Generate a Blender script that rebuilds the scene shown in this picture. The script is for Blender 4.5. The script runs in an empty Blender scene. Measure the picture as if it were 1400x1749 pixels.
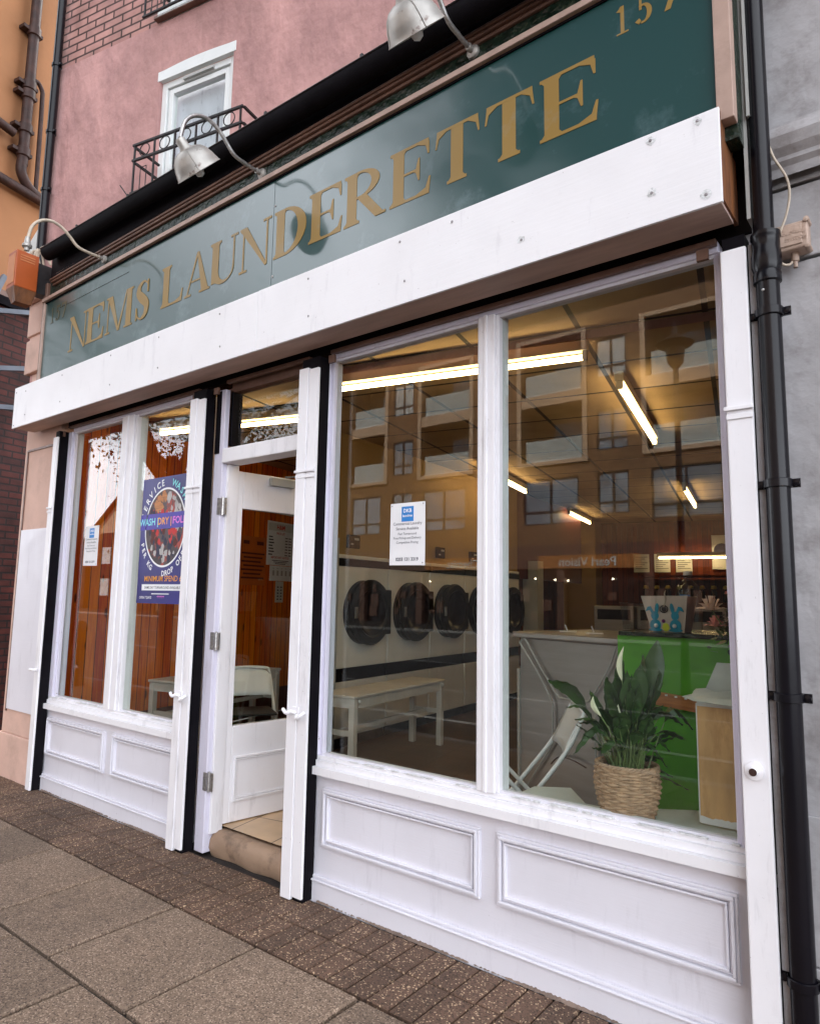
import bpy, bmesh, math, random
from math import sin, cos, pi, radians, sqrt, atan2
from mathutils import Vector, Matrix
random.seed(7)
D = bpy.data
SC = bpy.context.scene
COL = SC.collection
R = radians

# ------------------------------------------------------------------ camera
def cam_setup():
    cd = D.cameras.new('camera'); cam = D.objects.new('camera', cd); COL.objects.link(cam)
    yaw, pitch, roll = 0.6665, 0.1245, 0.0164
    f = Vector((sin(-yaw) * cos(pitch), cos(yaw) * cos(pitch), sin(pitch)))
    r = f.cross(Vector((0, 0, 1))).normalized(); u = r.cross(f)
    r2 = cos(roll) * r + sin(roll) * u; u2 = -sin(roll) * r + cos(roll) * u
    m = Matrix(((r2.x, u2.x, -f.x, 0), (r2.y, u2.y, -f.y, -2.505), (r2.z, u2.z, -f.z, 1.45), (0, 0, 0, 1)))
    cam.matrix_world = m
    cd.sensor_fit = 'VERTICAL'; cd.sensor_height = 36; cd.sensor_width = 36
    cd.lens = 1169.4 / 1749 * 36
    cd.clip_start = 0.05; cd.clip_end = 600
    SC.camera = cam
cam_setup()

# ------------------------------------------------------------------ sky, sun, exposure
SUN_EL, SUN_AZ = 46, 345          # azimuth clockwise from +Y
def sky():
    w = D.worlds.new('World'); SC.world = w; w.use_nodes = True
    nt = w.node_tree; N = nt.nodes; L = nt.links
    bg = N['Background']; bg.inputs['Strength'].default_value = 0.15
    st = N.new('ShaderNodeTexSky'); st.sky_type = 'NISHITA'; st.sun_disc = False
    st.sun_elevation = R(SUN_EL); st.sun_rotation = R(SUN_AZ); st.air_density = 1.2; st.dust_density = 1.5
    tc = N.new('ShaderNodeTexCoord'); mp = N.new('ShaderNodeMapping'); mp.inputs['Scale'].default_value = (1, 1, 2.0)
    mp.inputs['Location'].default_value = (1.3, .2, .4)
    no = N.new('ShaderNodeTexNoise'); no.inputs['Scale'].default_value = 1.9; no.inputs['Detail'].default_value = 8; no.inputs['Roughness'].default_value = .55
    sx = N.new('ShaderNodeSeparateXYZ'); ad = N.new('ShaderNodeMath'); ad.operation = 'MULTIPLY_ADD'; ad.inputs[1].default_value = 1.1
    ra = N.new('ShaderNodeValToRGB'); ra.color_ramp.elements[0].position = .44; ra.color_ramp.elements[1].position = .60
    mx = N.new('ShaderNodeMix'); mx.data_type = 'RGBA'; mx.inputs[7].default_value = (13.0, 13.1, 13.6, 1)
    L.new(tc.outputs['Generated'], mp.inputs[0]); L.new(mp.outputs[0], no.inputs[0]); L.new(tc.outputs['Generated'], sx.inputs[0])
    o1 = N.new('ShaderNodeMath'); o1.operation = 'ADD'; o1.inputs[1].default_value = .15; L.new(sx.outputs[0], o1.inputs[0])
    o2 = N.new('ShaderNodeMath'); o2.operation = 'ABSOLUTE'; L.new(o1.outputs[0], o2.inputs[0])
    o3 = N.new('ShaderNodeMath'); o3.operation = 'SUBTRACT'; o3.inputs[1].default_value = .27; L.new(o2.outputs[0], o3.inputs[0])
    L.new(o3.outputs[0], ad.inputs[0]); L.new(no.outputs[0], ad.inputs[2]); L.new(ad.outputs[0], ra.inputs[0])
    # cloud tone shaped for reflections: dimmed high left for the sign, boosted low left
    fx = N.new('ShaderNodeMapRange'); fx.inputs['From Min'].default_value = -.80; fx.inputs['From Max'].default_value = -.62; fx.inputs['To Min'].default_value = .28; fx.inputs['To Max'].default_value = 1; L.new(sx.outputs[0], fx.inputs[0])
    fz = N.new('ShaderNodeMapRange'); fz.inputs['From Min'].default_value = .18; fz.inputs['From Max'].default_value = .28; fz.inputs['To Min'].default_value = 1.8; fz.inputs['To Max'].default_value = 0; L.new(sx.outputs[2], fz.inputs[0])
    fm = N.new('ShaderNodeMath'); fm.operation = 'MAXIMUM'; L.new(fx.outputs[0], fm.inputs[0]); L.new(fz.outputs[0], fm.inputs[1])
    cv = N.new('ShaderNodeVectorMath'); cv.operation = 'SCALE'; cv.inputs[0].default_value = (12.5, 13.0, 14.0); L.new(fm.outputs[0], cv.inputs['Scale']); L.new(cv.outputs[0], mx.inputs[7])
    L.new(ra.outputs[0], mx.inputs[0]); hs = N.new('ShaderNodeHueSaturation'); hs.inputs['Saturation'].default_value = .55; hs.inputs['Value'].default_value = .15; L.new(st.outputs[0], hs.inputs['Color']); L.new(hs.outputs[0], mx.inputs[6]); L.new(mx.outputs[2], bg.inputs[0])
    sd = D.lights.new('sun', 'SUN'); sd.energy = 4.8; sd.angle = R(3); sd.color = (1, .96, .9)
    so = D.objects.new('sun', sd); COL.objects.link(so)
    d = Vector((sin(R(SUN_AZ)) * cos(R(SUN_EL)), cos(R(SUN_AZ)) * cos(R(SUN_EL)), sin(R(SUN_EL))))
    so.rotation_euler = d.to_track_quat('Z', 'Y').to_euler(); so.location = (0, -4, 12)
sky()
SC.view_settings.view_transform = 'Standard'; SC.view_settings.look = 'None'
SC.view_settings.gamma = 1; SC.view_settings.exposure = 0.85
SC.cycles.max_bounces = 8; SC.cycles.transparent_max_bounces = 16; SC.cycles.caustics_reflective = False
SC.cycles.sample_clamp_indirect = 6

# ------------------------------------------------------------------ materials
def new_mat(name):
    m = D.materials.new(name); m.use_nodes = True; nt = m.node_tree
    return m, nt, nt.nodes, nt.links, nt.nodes['Principled BSDF']
def rgba(c): return (c[0], c[1], c[2], 1)
def mat(name, col, rough=.6, metal=0, var=.12, vs=6, bump=0, bs=40, dirt=None, dcol=(.12, .09, .07), ds=3, dlo=.55, dhi=.75, coat=0, emit=None, es=0, spec=None, stretch=(1, 1, 1)):
    m, nt, N, L, P = new_mat(name)
    tc = N.new('ShaderNodeTexCoord'); mp = N.new('ShaderNodeMapping'); mp.inputs['Scale'].default_value = stretch
    L.new(tc.outputs['Object'], mp.inputs[0])
    no = N.new('ShaderNodeTexNoise'); no.inputs['Scale'].default_value = vs; no.inputs['Detail'].default_value = 6
    L.new(mp.outputs[0], no.inputs[0])
    mr = N.new('ShaderNodeMapRange'); mr.inputs['From Min'].default_value = .3; mr.inputs['From Max'].default_value = .7
    mr.inputs['To Min'].default_value = 1 - var; mr.inputs['To Max'].default_value = 1 + var * .6
    L.new(no.outputs[0], mr.inputs[0])
    vm = N.new('ShaderNodeVectorMath'); vm.operation = 'SCALE'; vm.inputs[0].default_value = col[:3]; L.new(mr.outputs[0], vm.inputs['Scale'])
    last = vm.outputs[0]
    if dirt:
        n2 = N.new('ShaderNodeTexNoise'); n2.inputs['Scale'].default_value = ds; n2.inputs['Detail'].default_value = 9; n2.inputs['Roughness'].default_value = .68
        L.new(mp.outputs[0], n2.inputs[0])
        m2 = N.new('ShaderNodeMapRange'); m2.inputs['From Min'].default_value = dlo; m2.inputs['From Max'].default_value = dhi
        m2.inputs['To Max'].default_value = dirt; L.new(n2.outputs[0], m2.inputs[0])
        mx = N.new('ShaderNodeMix'); mx.data_type = 'RGBA'; mx.inputs[7].default_value = rgba(dcol)
        L.new(m2.outputs[0], mx.inputs[0]); L.new(last, mx.inputs[6]); last = mx.outputs[2]
    L.new(last, P.inputs['Base Color'])
    P.inputs['Roughness'].default_value = rough; P.inputs['Metallic'].default_value = metal
    if spec is not None: P.inputs['Specular IOR Level'].default_value = spec
    P.inputs['Coat Weight'].default_value = coat; P.inputs['Coat Roughness'].default_value = .05
    if bump:
        nb = N.new('ShaderNodeTexNoise'); nb.inputs['Scale'].default_value = bs; nb.inputs['Detail'].default_value = 8
        L.new(mp.outputs[0], nb.inputs[0])
        b = N.new('ShaderNodeBump'); b.inputs['Strength'].default_value = bump; b.inputs['Distance'].default_value = .01
        L.new(nb.outputs[0], b.inputs['Height']); L.new(b.outputs[0], P.inputs['Normal'])
    if emit: P.inputs['Emission Color'].default_value = rgba(emit); P.inputs['Emission Strength'].default_value = es
    return m
def glass_mat(name, tint=(.93, .96, .94), f0=.05, rough=0.0):
    m, nt, N, L, P = new_mat(name); N.remove(P); out = N['Material Output']
    g = N.new('ShaderNodeNewGeometry'); dp = N.new('ShaderNodeVectorMath'); dp.operation = 'DOT_PRODUCT'
    L.new(g.outputs['Incoming'], dp.inputs[0]); L.new(g.outputs['Normal'], dp.inputs[1])
    ab = N.new('ShaderNodeMath'); ab.operation = 'ABSOLUTE'; L.new(dp.outputs['Value'], ab.inputs[0])
    s = N.new('ShaderNodeMath'); s.operation = 'SUBTRACT'; s.inputs[0].default_value = 1; L.new(ab.outputs[0], s.inputs[1])
    p = N.new('ShaderNodeMath'); p.operation = 'POWER'; p.inputs[1].default_value = 5; L.new(s.outputs[0], p.inputs[0])
    ma = N.new('ShaderNodeMath'); ma.operation = 'MULTIPLY_ADD'; ma.inputs[1].default_value = 1 - f0; ma.inputs[2].default_value = f0; L.new(p.outputs[0], ma.inputs[0])
    t = N.new('ShaderNodeBsdfTransparent'); t.inputs[0].default_value = rgba(tint)
    gl = N.new('ShaderNodeBsdfGlossy'); gl.inputs['Roughness'].default_value = rough
    mx = N.new('ShaderNodeMixShader'); L.new(ma.outputs[0], mx.inputs[0]); L.new(t.outputs[0], mx.inputs[1]); L.new(gl.outputs[0], mx.inputs[2])
    L.new(mx.outputs[0], out.inputs[0]); return m
def brick_mat(name, c1, c2, mortar, ax='xz', bw=.225, rh=.075, ms=.01, rough=.8, bump=.5, off=.5, dirt=.3):
    m, nt, N, L, P = new_mat(name)
    tc = N.new('ShaderNodeTexCoord'); s = N.new('ShaderNodeSeparateXYZ'); c = N.new('ShaderNodeCombineXYZ')
    L.new(tc.outputs['Object'], s.inputs[0]); L.new(s.outputs['xyz'.index(ax[0])], c.inputs[0]); L.new(s.outputs['xyz'.index(ax[1])], c.inputs[1])
    b = N.new('ShaderNodeTexBrick'); b.inputs['Scale'].default_value = 1; b.inputs['Brick Width'].default_value = bw; b.inputs['Row Height'].default_value = rh
    b.inputs['Mortar Size'].default_value = ms; b.inputs['Mortar Smooth'].default_value = .2; b.offset = off
    b.inputs['Color1'].default_value = rgba(c1); b.inputs['Color2'].default_value = rgba(c2); b.inputs['Mortar'].default_value = rgba(mortar)
    L.new(c.outputs[0], b.inputs['Vector'])
    n2 = N.new('ShaderNodeTexNoise'); n2.inputs['Scale'].default_value = 5; n2.inputs['Detail'].default_value = 10; L.new(tc.outputs['Object'], n2.inputs[0])
    m2 = N.new('ShaderNodeMapRange'); m2.inputs['From Min'].default_value = .35; m2.inputs['From Max'].default_value = .7; m2.inputs['To Min'].default_value = 1.1; m2.inputs['To Max'].default_value = 1 - dirt
    L.new(n2.outputs[0], m2.inputs[0]); v = N.new('ShaderNodeVectorMath'); v.operation = 'SCALE'; L.new(b.outputs[0], v.inputs[0]); L.new(m2.outputs[0], v.inputs['Scale'])
    L.new(v.outputs[0], P.inputs['Base Color']); P.inputs['Roughness'].default_value = rough
    bp = N.new('ShaderNodeBump'); bp.invert = True; bp.inputs['Strength'].default_value = bump; bp.inputs['Distance'].default_value = .01
    L.new(b.outputs['Fac'], bp.inputs['Height']); b2 = N.new('ShaderNodeBump'); b2.inputs['Strength'].default_value = .25; b2.inputs['Distance'].default_value = .005
    n3 = N.new('ShaderNodeTexNoise'); n3.inputs['Scale'].default_value = 60; L.new(tc.outputs['Object'], n3.inputs[0]); L.new(n3.outputs[0], b2.inputs['Height'])
    L.new(bp.outputs[0], b2.inputs['Normal']); L.new(b2.outputs[0], P.inputs['Normal']); return m
def plank_mat(name, ax=0, w=.095, base=(.50, .052, .003), alt=(.86, .22, .008), knot=(.06, .012, .004), rough=.6):
    m, nt, N, L, P = new_mat(name)
    tc = N.new('ShaderNodeTexCoord'); s = N.new('ShaderNodeSeparateXYZ'); L.new(tc.outputs['Object'], s.inputs[0])
    dv = N.new('ShaderNodeMath'); dv.operation = 'DIVIDE'; dv.inputs[1].default_value = w; L.new(s.outputs[ax], dv.inputs[0])
    fl = N.new('ShaderNodeMath'); fl.operation = 'FLOOR'; L.new(dv.outputs[0], fl.inputs[0])
    fr = N.new('ShaderNodeMath'); fr.operation = 'FRACT'; L.new(dv.outputs[0], fr.inputs[0])
    wn = N.new('ShaderNodeTexWhiteNoise'); wn.noise_dimensions = '1D'; L.new(fl.outputs[0], wn.inputs['W'])
    # streaky grain, offset per plank
    cx = N.new('ShaderNodeCombineXYZ'); L.new(s.outputs[ax], cx.inputs[0])
    mz = N.new('ShaderNodeMath'); mz.operation = 'MULTIPLY_ADD'; mz.inputs[1].default_value = 40; L.new(wn.outputs[0], mz.inputs[0]); L.new(s.outputs[2], mz.inputs[2]); L.new(mz.outputs[0], cx.inputs[2])
    mp = N.new('ShaderNodeMapping'); mp.inputs['Scale'].default_value = (38, 1, 2.2); L.new(cx.outputs[0], mp.inputs[0])
    no = N.new('ShaderNodeTexNoise'); no.inputs['Scale'].default_value = 1; no.inputs['Detail'].default_value = 7; no.inputs['Distortion'].default_value = 1.2; L.new(mp.outputs[0], no.inputs[0])
    ad = N.new('ShaderNodeMath'); ad.operation = 'MULTIPLY_ADD'; ad.inputs[1].default_value = .55; L.new(wn.outputs[0], ad.inputs[0]); L.new(no.outputs[0], ad.inputs[2])
    ra = N.new('ShaderNodeValToRGB'); e = ra.color_ramp.elements; e[0].position = .45; e[0].color = rgba(base); e[1].position = 1.0; e[1].color = rgba(alt)
    L.new(ad.outputs[0], ra.inputs[0])
    mk = N.new('ShaderNodeMapping'); mk.inputs['Scale'].default_value = (10, 1, 3.2); L.new(cx.outputs[0], mk.inputs[0])
    vo = N.new('ShaderNodeTexVoronoi'); vo.inputs['Scale'].default_value = 1; L.new(mk.outputs[0], vo.inputs[0])
    kr = N.new('ShaderNodeMapRange'); kr.inputs['From Min'].default_value = .09; kr.inputs['From Max'].default_value = .17; kr.inputs['To Min'].default_value = .85; kr.inputs['To Max'].default_value = 0
    L.new(vo.outputs['Distance'], kr.inputs[0])
    mx = N.new('ShaderNodeMix'); mx.data_type = 'RGBA'; L.new(kr.outputs[0], mx.inputs[0]); L.new(ra.outputs[0], mx.inputs[6]); mx.inputs[7].default_value = rgba(knot)
    gr = N.new('ShaderNodeMath'); gr.operation = 'LESS_THAN'; gr.inputs[1].default_value = .07; L.new(fr.outputs[0], gr.inputs[0])
    m3 = N.new('ShaderNodeMix'); m3.data_type = 'RGBA'; L.new(gr.outputs[0], m3.inputs[0]); L.new(mx.outputs[2], m3.inputs[6]); m3.inputs[7].default_value = (.03, .008, .003, 1)
    L.new(m3.outputs[2], P.inputs['Base Color']); P.inputs['Roughness'].default_value = rough; P.inputs['Specular IOR Level'].default_value = .2
    b = N.new('ShaderNodeBump'); b.invert = True; b.inputs['Strength'].default_value = .6; b.inputs['Distance'].default_value = .004; L.new(gr.outputs[0], b.inputs['Height']); L.new(b.outputs[0], P.inputs['Normal'])
    return m
def grid_mat(name, col, line, sx, sy, lw, ox=0, oy=0, rough=.7, var=.08, bump=0):
    m, nt, N, L, P = new_mat(name)
    tc = N.new('ShaderNodeTexCoord'); s = N.new('ShaderNodeSeparateXYZ'); L.new(tc.outputs['Object'], s.inputs[0]); outs = []
    for i, (sz, o) in enumerate(((sx, ox), (sy, oy))):
        a = N.new('ShaderNodeMath'); a.operation = 'SUBTRACT'; a.inputs[1].default_value = o; L.new(s.outputs[i], a.inputs[0])
        d = N.new('ShaderNodeMath'); d.operation = 'DIVIDE'; d.inputs[1].default_value = sz; L.new(a.outputs[0], d.inputs[0])
        f = N.new('ShaderNodeMath'); f.operation = 'FRACT'; L.new(d.outputs[0], f.inputs[0])
        l = N.new('ShaderNodeMath'); l.operation = 'LESS_THAN'; l.inputs[1].default_value = lw / sz; L.new(f.outputs[0], l.inputs[0]); outs.append(l)
    mxm = N.new('ShaderNodeMath'); mxm.operation = 'MAXIMUM'; L.new(outs[0].outputs[0], mxm.inputs[0]); L.new(outs[1].outputs[0], mxm.inputs[1])
    no = N.new('ShaderNodeTexNoise'); no.inputs['Scale'].default_value = 3; no.inputs['Detail'].default_value = 8; L.new(tc.outputs['Object'], no.inputs[0])
    mr = N.new('ShaderNodeMapRange'); mr.inputs['From Min'].default_value = .3; mr.inputs['From Max'].default_value = .7; mr.inputs['To Min'].default_value = 1 - var * 2; mr.inputs['To Max'].default_value = 1 + var; L.new(no.outputs[0], mr.inputs[0])
    v = N.new('ShaderNodeVectorMath'); v.operation = 'SCALE'; v.inputs[0].default_value = col; L.new(mr.outputs[0], v.inputs['Scale'])
    mx = N.new('ShaderNodeMix'); mx.data_type = 'RGBA'; L.new(mxm.outputs[0], mx.inputs[0]); L.new(v.outputs[0], mx.inputs[6]); mx.inputs[7].default_value = rgba(line)
    L.new(mx.outputs[2], P.inputs['Base Color']); P.inputs['Roughness'].default_value = rough
    if bump:
        b = N.new('ShaderNodeBump'); b.invert = True; b.inputs['Strength'].default_value = bump; b.inputs['Distance'].default_value = .004; L.new(mxm.outputs[0], b.inputs['Height']); L.new(b.outputs[0], P.inputs['Normal'])
    return m
def aggregate_mat(name, base, dark, light, vs, lo, hi, rough=.85, bump=.6, big=.2, speck=None):
    m, nt, N, L, P = new_mat(name)
    tc = N.new('ShaderNodeTexCoord'); vo = N.new('ShaderNodeTexVoronoi'); vo.inputs['Scale'].default_value = vs; L.new(tc.outputs['Object'], vo.inputs[0])
    sp = N.new('ShaderNodeSeparateColor'); L.new(vo.outputs['Color'], sp.inputs[0])
    ra = N.new('ShaderNodeValToRGB'); e = ra.color_ramp.elements
    e[0].position = 0; e[0].color = rgba(dark); e[1].position = lo; e[1].color = rgba(base)
    a = e.new(hi); a.color = rgba(base); z = e.new(min(1, hi + .06)); z.color = rgba(light)
    L.new(sp.outputs[0], ra.inputs[0])
    n2 = N.new('ShaderNodeTexNoise'); n2.inputs['Scale'].default_value = 1.7; n2.inputs['Detail'].default_value = 10; n2.inputs['Roughness'].default_value = .6; L.new(tc.outputs['Object'], n2.inputs[0])
    mr = N.new('ShaderNodeMapRange'); mr.inputs['From Min'].default_value = .3; mr.inputs['From Max'].default_value = .7; mr.inputs['To Min'].default_value = 1 - big; mr.inputs['To Max'].default_value = 1 + big; L.new(n2.outputs[0], mr.inputs[0])
    oi = N.new('ShaderNodeNewGeometry'); rr = N.new('ShaderNodeMapRange'); rr.inputs['To Min'].default_value = .82; rr.inputs['To Max'].default_value = 1.12; L.new(oi.outputs['Random Per Island'], rr.inputs[0])
    mu = N.new('ShaderNodeMath'); mu.operation = 'MULTIPLY'; L.new(mr.outputs[0], mu.inputs[0]); L.new(rr.outputs[0], mu.inputs[1])
    v = N.new('ShaderNodeVectorMath'); v.operation = 'SCALE'; L.new(ra.outputs[0], v.inputs[0]); L.new(mu.outputs[0], v.inputs['Scale'])
    gv = N.new('ShaderNodeTexVoronoi'); gv.inputs['Scale'].default_value = 2.6; L.new(tc.outputs['Object'], gv.inputs[0])
    gm = N.new('ShaderNodeMapRange'); gm.inputs['From Min'].default_value = .045; gm.inputs['From Max'].default_value = .065; gm.inputs['To Min'].default_value = .55; gm.inputs['To Max'].default_value = 0; L.new(gv.outputs['Distance'], gm.inputs[0])
    gx = N.new('ShaderNodeMix'); gx.data_type = 'RGBA'; gx.inputs[7].default_value = (.10, .075, .06, 1); L.new(gm.outputs[0], gx.inputs[0]); L.new(v.outputs[0], gx.inputs[6])
    sn = N.new('ShaderNodeTexNoise'); sn.inputs['Scale'].default_value = 3.4; sn.inputs['Detail'].default_value = 9; sn.inputs['Roughness'].default_value = .7; L.new(tc.outputs['Object'], sn.inputs[0])
    sm = N.new('ShaderNodeMapRange'); sm.inputs['From Min'].default_value = .56; sm.inputs['From Max'].default_value = .72; sm.inputs['To Max'].default_value = .6; L.new(sn.outputs[0], sm.inputs[0])
    sx_ = N.new('ShaderNodeMix'); sx_.data_type = 'RGBA'; sx_.inputs[7].default_value = (.045, .03, .022, 1); L.new(sm.outputs[0], sx_.inputs[0]); L.new(gx.outputs[2], sx_.inputs[6])
    L.new(sx_.outputs[2], P.inputs['Base Color']); P.inputs['Roughness'].default_value = rough
    b = N.new('ShaderNodeBump'); b.inputs['Strength'].default_value = bump; b.inputs['Distance'].default_value = .004; L.new(sp.outputs[1], b.inputs['Height']); L.new(b.outputs[0], P.inputs['Normal'])
    return m

def paint_mat(name, col, rough=.42, chips=.7, streak=(1, 1, 14), grime=.35, gcol=(.30, .28, .30)):
    m, nt, N, L, P = new_mat(name); tc = N.new('ShaderNodeTexCoord')
    def noise(sc, det, scale=(1, 1, 1), ro=.6):
        mp = N.new('ShaderNodeMapping'); mp.inputs['Scale'].default_value = scale; L.new(tc.outputs['Object'], mp.inputs[0])
        n = N.new('ShaderNodeTexNoise'); n.inputs['Scale'].default_value = sc; n.inputs['Detail'].default_value = det; n.inputs['Roughness'].default_value = ro; L.new(mp.outputs[0], n.inputs[0]); return n.outputs[0]
    def rng(src, a, b, c, d):
        r = N.new('ShaderNodeMapRange'); r.inputs['From Min'].default_value = a; r.inputs['From Max'].default_value = b; r.inputs['To Min'].default_value = c; r.inputs['To Max'].default_value = d; L.new(src, r.inputs[0]); return r.outputs[0]
    def mix(f, a, b):
        x = N.new('ShaderNodeMix'); x.data_type = 'RGBA'; L.new(f, x.inputs[0])
        if isinstance(a, tuple): x.inputs[6].default_value = rgba(a)
        else: L.new(a, x.inputs[6])
        x.inputs[7].default_value = rgba(b); return x.outputs[2]
    c = mix(rng(noise(2.2, 8), .35, .75, 0, .5), col, tuple(v * .86 for v in col))
    c = mix(rng(noise(5, 10, (2.5, 2.5, .5), .7), .56, .80, 0, grime), c, gcol)          # run-down streaks
    c = mix(rng(noise(38, 6, (1, 1, 1), .75), .665, .70, 0, chips), c, (.22, .19, .18))     # small chips and specks
    c = mix(rng(noise(11, 9, (1, 1, 1), .8), .70, .73, 0, chips * .7), c, (.40, .37, .36))
    L.new(c, P.inputs['Base Color']); L.new(rng(noise(6, 5), .3, .7, rough - .1, rough + .2), P.inputs['Roughness'])
    b = N.new('ShaderNodeBump'); b.inputs['Strength'].default_value = .35; b.inputs['Distance'].default_value = .0016; L.new(noise(9, 4, streak), b.inputs['Height'])
    b2 = N.new('ShaderNodeBump'); b2.inputs['Strength'].default_value = .25; b2.inputs['Distance'].default_value = .002; L.new(noise(30, 7, (1, 1, 1)), b2.inputs['Height']); L.new(b.outputs[0], b2.inputs['Normal']); L.new(b2.outputs[0], P.inputs['Normal'])
    return m
M = {}
M['white'] = paint_mat('white_gloss_paint', (.84, .83, .86), .4, .6, (12, 12, .6), .5)
M['panelwhite'] = paint_mat('white_riser_paint', (.74, .73, .79), .42, .55, (.7, 1, 16), .4, (.36, .34, .38))
M['lilac'] = paint_mat('lilac_white_paint', (.68, .66, .77), .5, .9, (14, 14, .5), .5, (.3, .27, .32))
M['board'] = paint_mat('white_board', (.87, .86, .88), .42, .5, (.6, 1, 10), .55, (.5, .48, .52))
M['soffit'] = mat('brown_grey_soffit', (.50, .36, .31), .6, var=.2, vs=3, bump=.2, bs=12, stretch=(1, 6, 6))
M['soffitend'] = mat('stained_wood_end', (.20, .07, .02), .6, var=.3, vs=5, bump=.3, bs=20, dirt=.8, dcol=(.02, .012, .01), ds=4, dlo=.45, dhi=.7, stretch=(3, 3, .7))
M['black'] = mat('black_paint', (.007, .006, .008), .6, var=.3, vs=8, bump=.15, bs=30, spec=.05)
M['blackgloss'] = mat('black_gloss_pipe', (.004, .0035, .006), .26, var=.2, vs=5, coat=.0, bump=.05, bs=12, spec=.28)
M['blackdoor'] = mat('black_plastic', (.003, .003, .003), .4, var=.1, spec=.12)
M['darkrecess'] = mat('dark_recess', (.010, .007, .006), .8, var=.3, bump=.4, bs=30, spec=.1)
M['brown'] = mat('worn_brown_trim', (.16, .085, .06), .45, var=.3, vs=7, bump=.3, bs=30, dirt=.6, dcol=(.02, .015, .013), ds=9)
M['framestrip'] = mat('pinkish_sign_frame', (.42, .29, .235), .5, var=.15, vs=9, bump=.2, bs=30, dirt=.4, dcol=(.12, .08, .06), ds=8)
M['darkgreen'] = mat('leaf_mottled_dark_green', (.009, .022, .014), .22, var=.7, vs=22, bump=1.2, bs=26, dirt=.5, dcol=(.03, .035, .02), ds=22, dlo=.55, dhi=.62)  # reflected foliage painted in as mottle, over a peeled-paint bump
M['pink'] = mat('pink_render', (.49, .27, .25), .85, var=.22, vs=3.5, bump=2.2, bs=14, dirt=.7, dcol=(.26, .135, .135), ds=3.2, dlo=.46, dhi=.74, stretch=(1, 1, .6))
M['pinkbrick'] = brick_mat('pink_painted_brick', (.47, .25, .215), (.40, .20, .175), (.07, .035, .03), ms=.010, bump=.8, dirt=.35)
M['orange'] = mat('orange_render', (.36, .165, .07), .85, var=.12, vs=2, bump=.35, bs=14, dirt=.5, dcol=(.32, .15, .07), ds=1.6, dlo=.45, dhi=.75)
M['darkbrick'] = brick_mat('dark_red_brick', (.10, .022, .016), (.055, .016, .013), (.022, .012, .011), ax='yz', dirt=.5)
M['peach'] = mat('peach_stone', (.66, .44, .36), .75, var=.10, vs=4, bump=.35, bs=14, dirt=.5, dcol=(.34, .22, .17), ds=3.5, dlo=.5, dhi=.75)
M['grey'] = mat('grey_render', (.40, .39, .40), .75, var=.16, vs=3, bump=1.0, bs=11, dirt=.8, dcol=(.13, .11, .10), ds=4, dlo=.5, dhi=.74)
M['galv'] = mat('worn_galvanised', (.42, .40, .37), .45, .5, var=.3, vs=9, bump=.2, bs=14, dirt=.9, dcol=(.09, .045, .035), ds=13, dlo=.58, dhi=.66)
M['steel'] = mat('brushed_steel', (.36, .34, .32), .32, .8, var=.10, vs=3, bump=.04, bs=60, stretch=(1, 1, 8))
M['hinge'] = mat('hinge_steel', (.5, .49, .48), .4, .9, var=.35, vs=60, dirt=.7, dcol=(.1, .06, .04), ds=70)
M['iron'] = mat('black_iron', (.018, .015, .016), .5, .3, var=.3, vs=15, bump=.3, bs=40)
M['rust'] = mat('rusty_pipe', (.045, .018, .013), .6, .2, var=.5, vs=10, bump=.4, bs=30)
M['alarm'] = mat('orange_plastic', (.36, .07, .01), .4, var=.12, vs=6, dirt=.5, dcol=(.2, .04, .01), ds=6)
M['alarmface'] = mat('faded_orange_plastic', (.50, .18, .06), .5, var=.12, vs=6, dirt=.5, dcol=(.3, .1, .04), ds=14)
M['teal'] = None
M['slab'] = aggregate_mat('paving_slab', (.215, .150, .106), (.065, .042, .029), (.39, .29, .215), 210, .40, .85, big=.25)
M['paver'] = aggregate_mat('small_paver', (.130, .074, .048), (.04, .024, .016), (.50, .35, .22), 175, .35, .90, big=.4, bump=.9)
M['grout'] = mat('paving_joint', (.022, .016, .014), .95, var=.4, vs=20, bump=.6, bs=80)
M['mortar'] = mat('cement_fillet', (.20, .145, .115), .9, var=.3, vs=8, bump=.8, bs=40, dirt=.6, dcol=(.05, .035, .03), ds=9)
M['asphalt'] = mat('asphalt', (.04, .038, .038), .85, var=.2, vs=4, bump=.3, bs=90)
M['roadpaint'] = mat('road_paint', (.4, .39, .37), .7, var=.15, vs=9)
M['kerb'] = mat('kerb_stone', (.28, .27, .26), .8, var=.15, bump=.2)
M['step'] = mat('worn_step_stone', (.34, .23, .155), .65, var=.2, vs=5, bump=.4, bs=18, dirt=.7, dcol=(.07, .045, .035), ds=7, dlo=.5, dhi=.7)
M['tile'] = grid_mat('floor_tiles', (.085, .042, .020), (.02, .01, .008), .33, .33, .008, .1, .06, rough=.35, var=.3, bump=.5)
M['entry'] = grid_mat('bright_doorway_tiles', (.62, .44, .27), (.10, .06, .04), .33, .33, .008, .1, .06, rough=.35, var=.15, bump=.5)  # lighter copy of the floor tiles; doorway brightness is in the colour
M['ceil'] = grid_mat('ceiling_tiles', (.40, .27, .14), (.012, .008, .006), .645, .62, .03, -.02, .62, rough=.85, var=.10, bump=.4)
M['planks'] = plank_mat('pine_planks')
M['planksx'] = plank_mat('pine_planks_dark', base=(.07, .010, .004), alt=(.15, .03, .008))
M['cream'] = mat('cream_wall', (.34, .21, .08), .8, var=.1, vs=2, bump=.15, bs=10, dirt=.3, dcol=(.2, .12, .06), ds=2)
M['redwall'] = mat('oxblood_wall', (.09, .010, .006), .6, var=.15, vs=2)
M['dryer'] = mat('dryer_enamel', (.78, .75, .70), .35, var=.08, vs=3, dirt=.2, dcol=(.25, .2, .15), ds=4)
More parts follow.
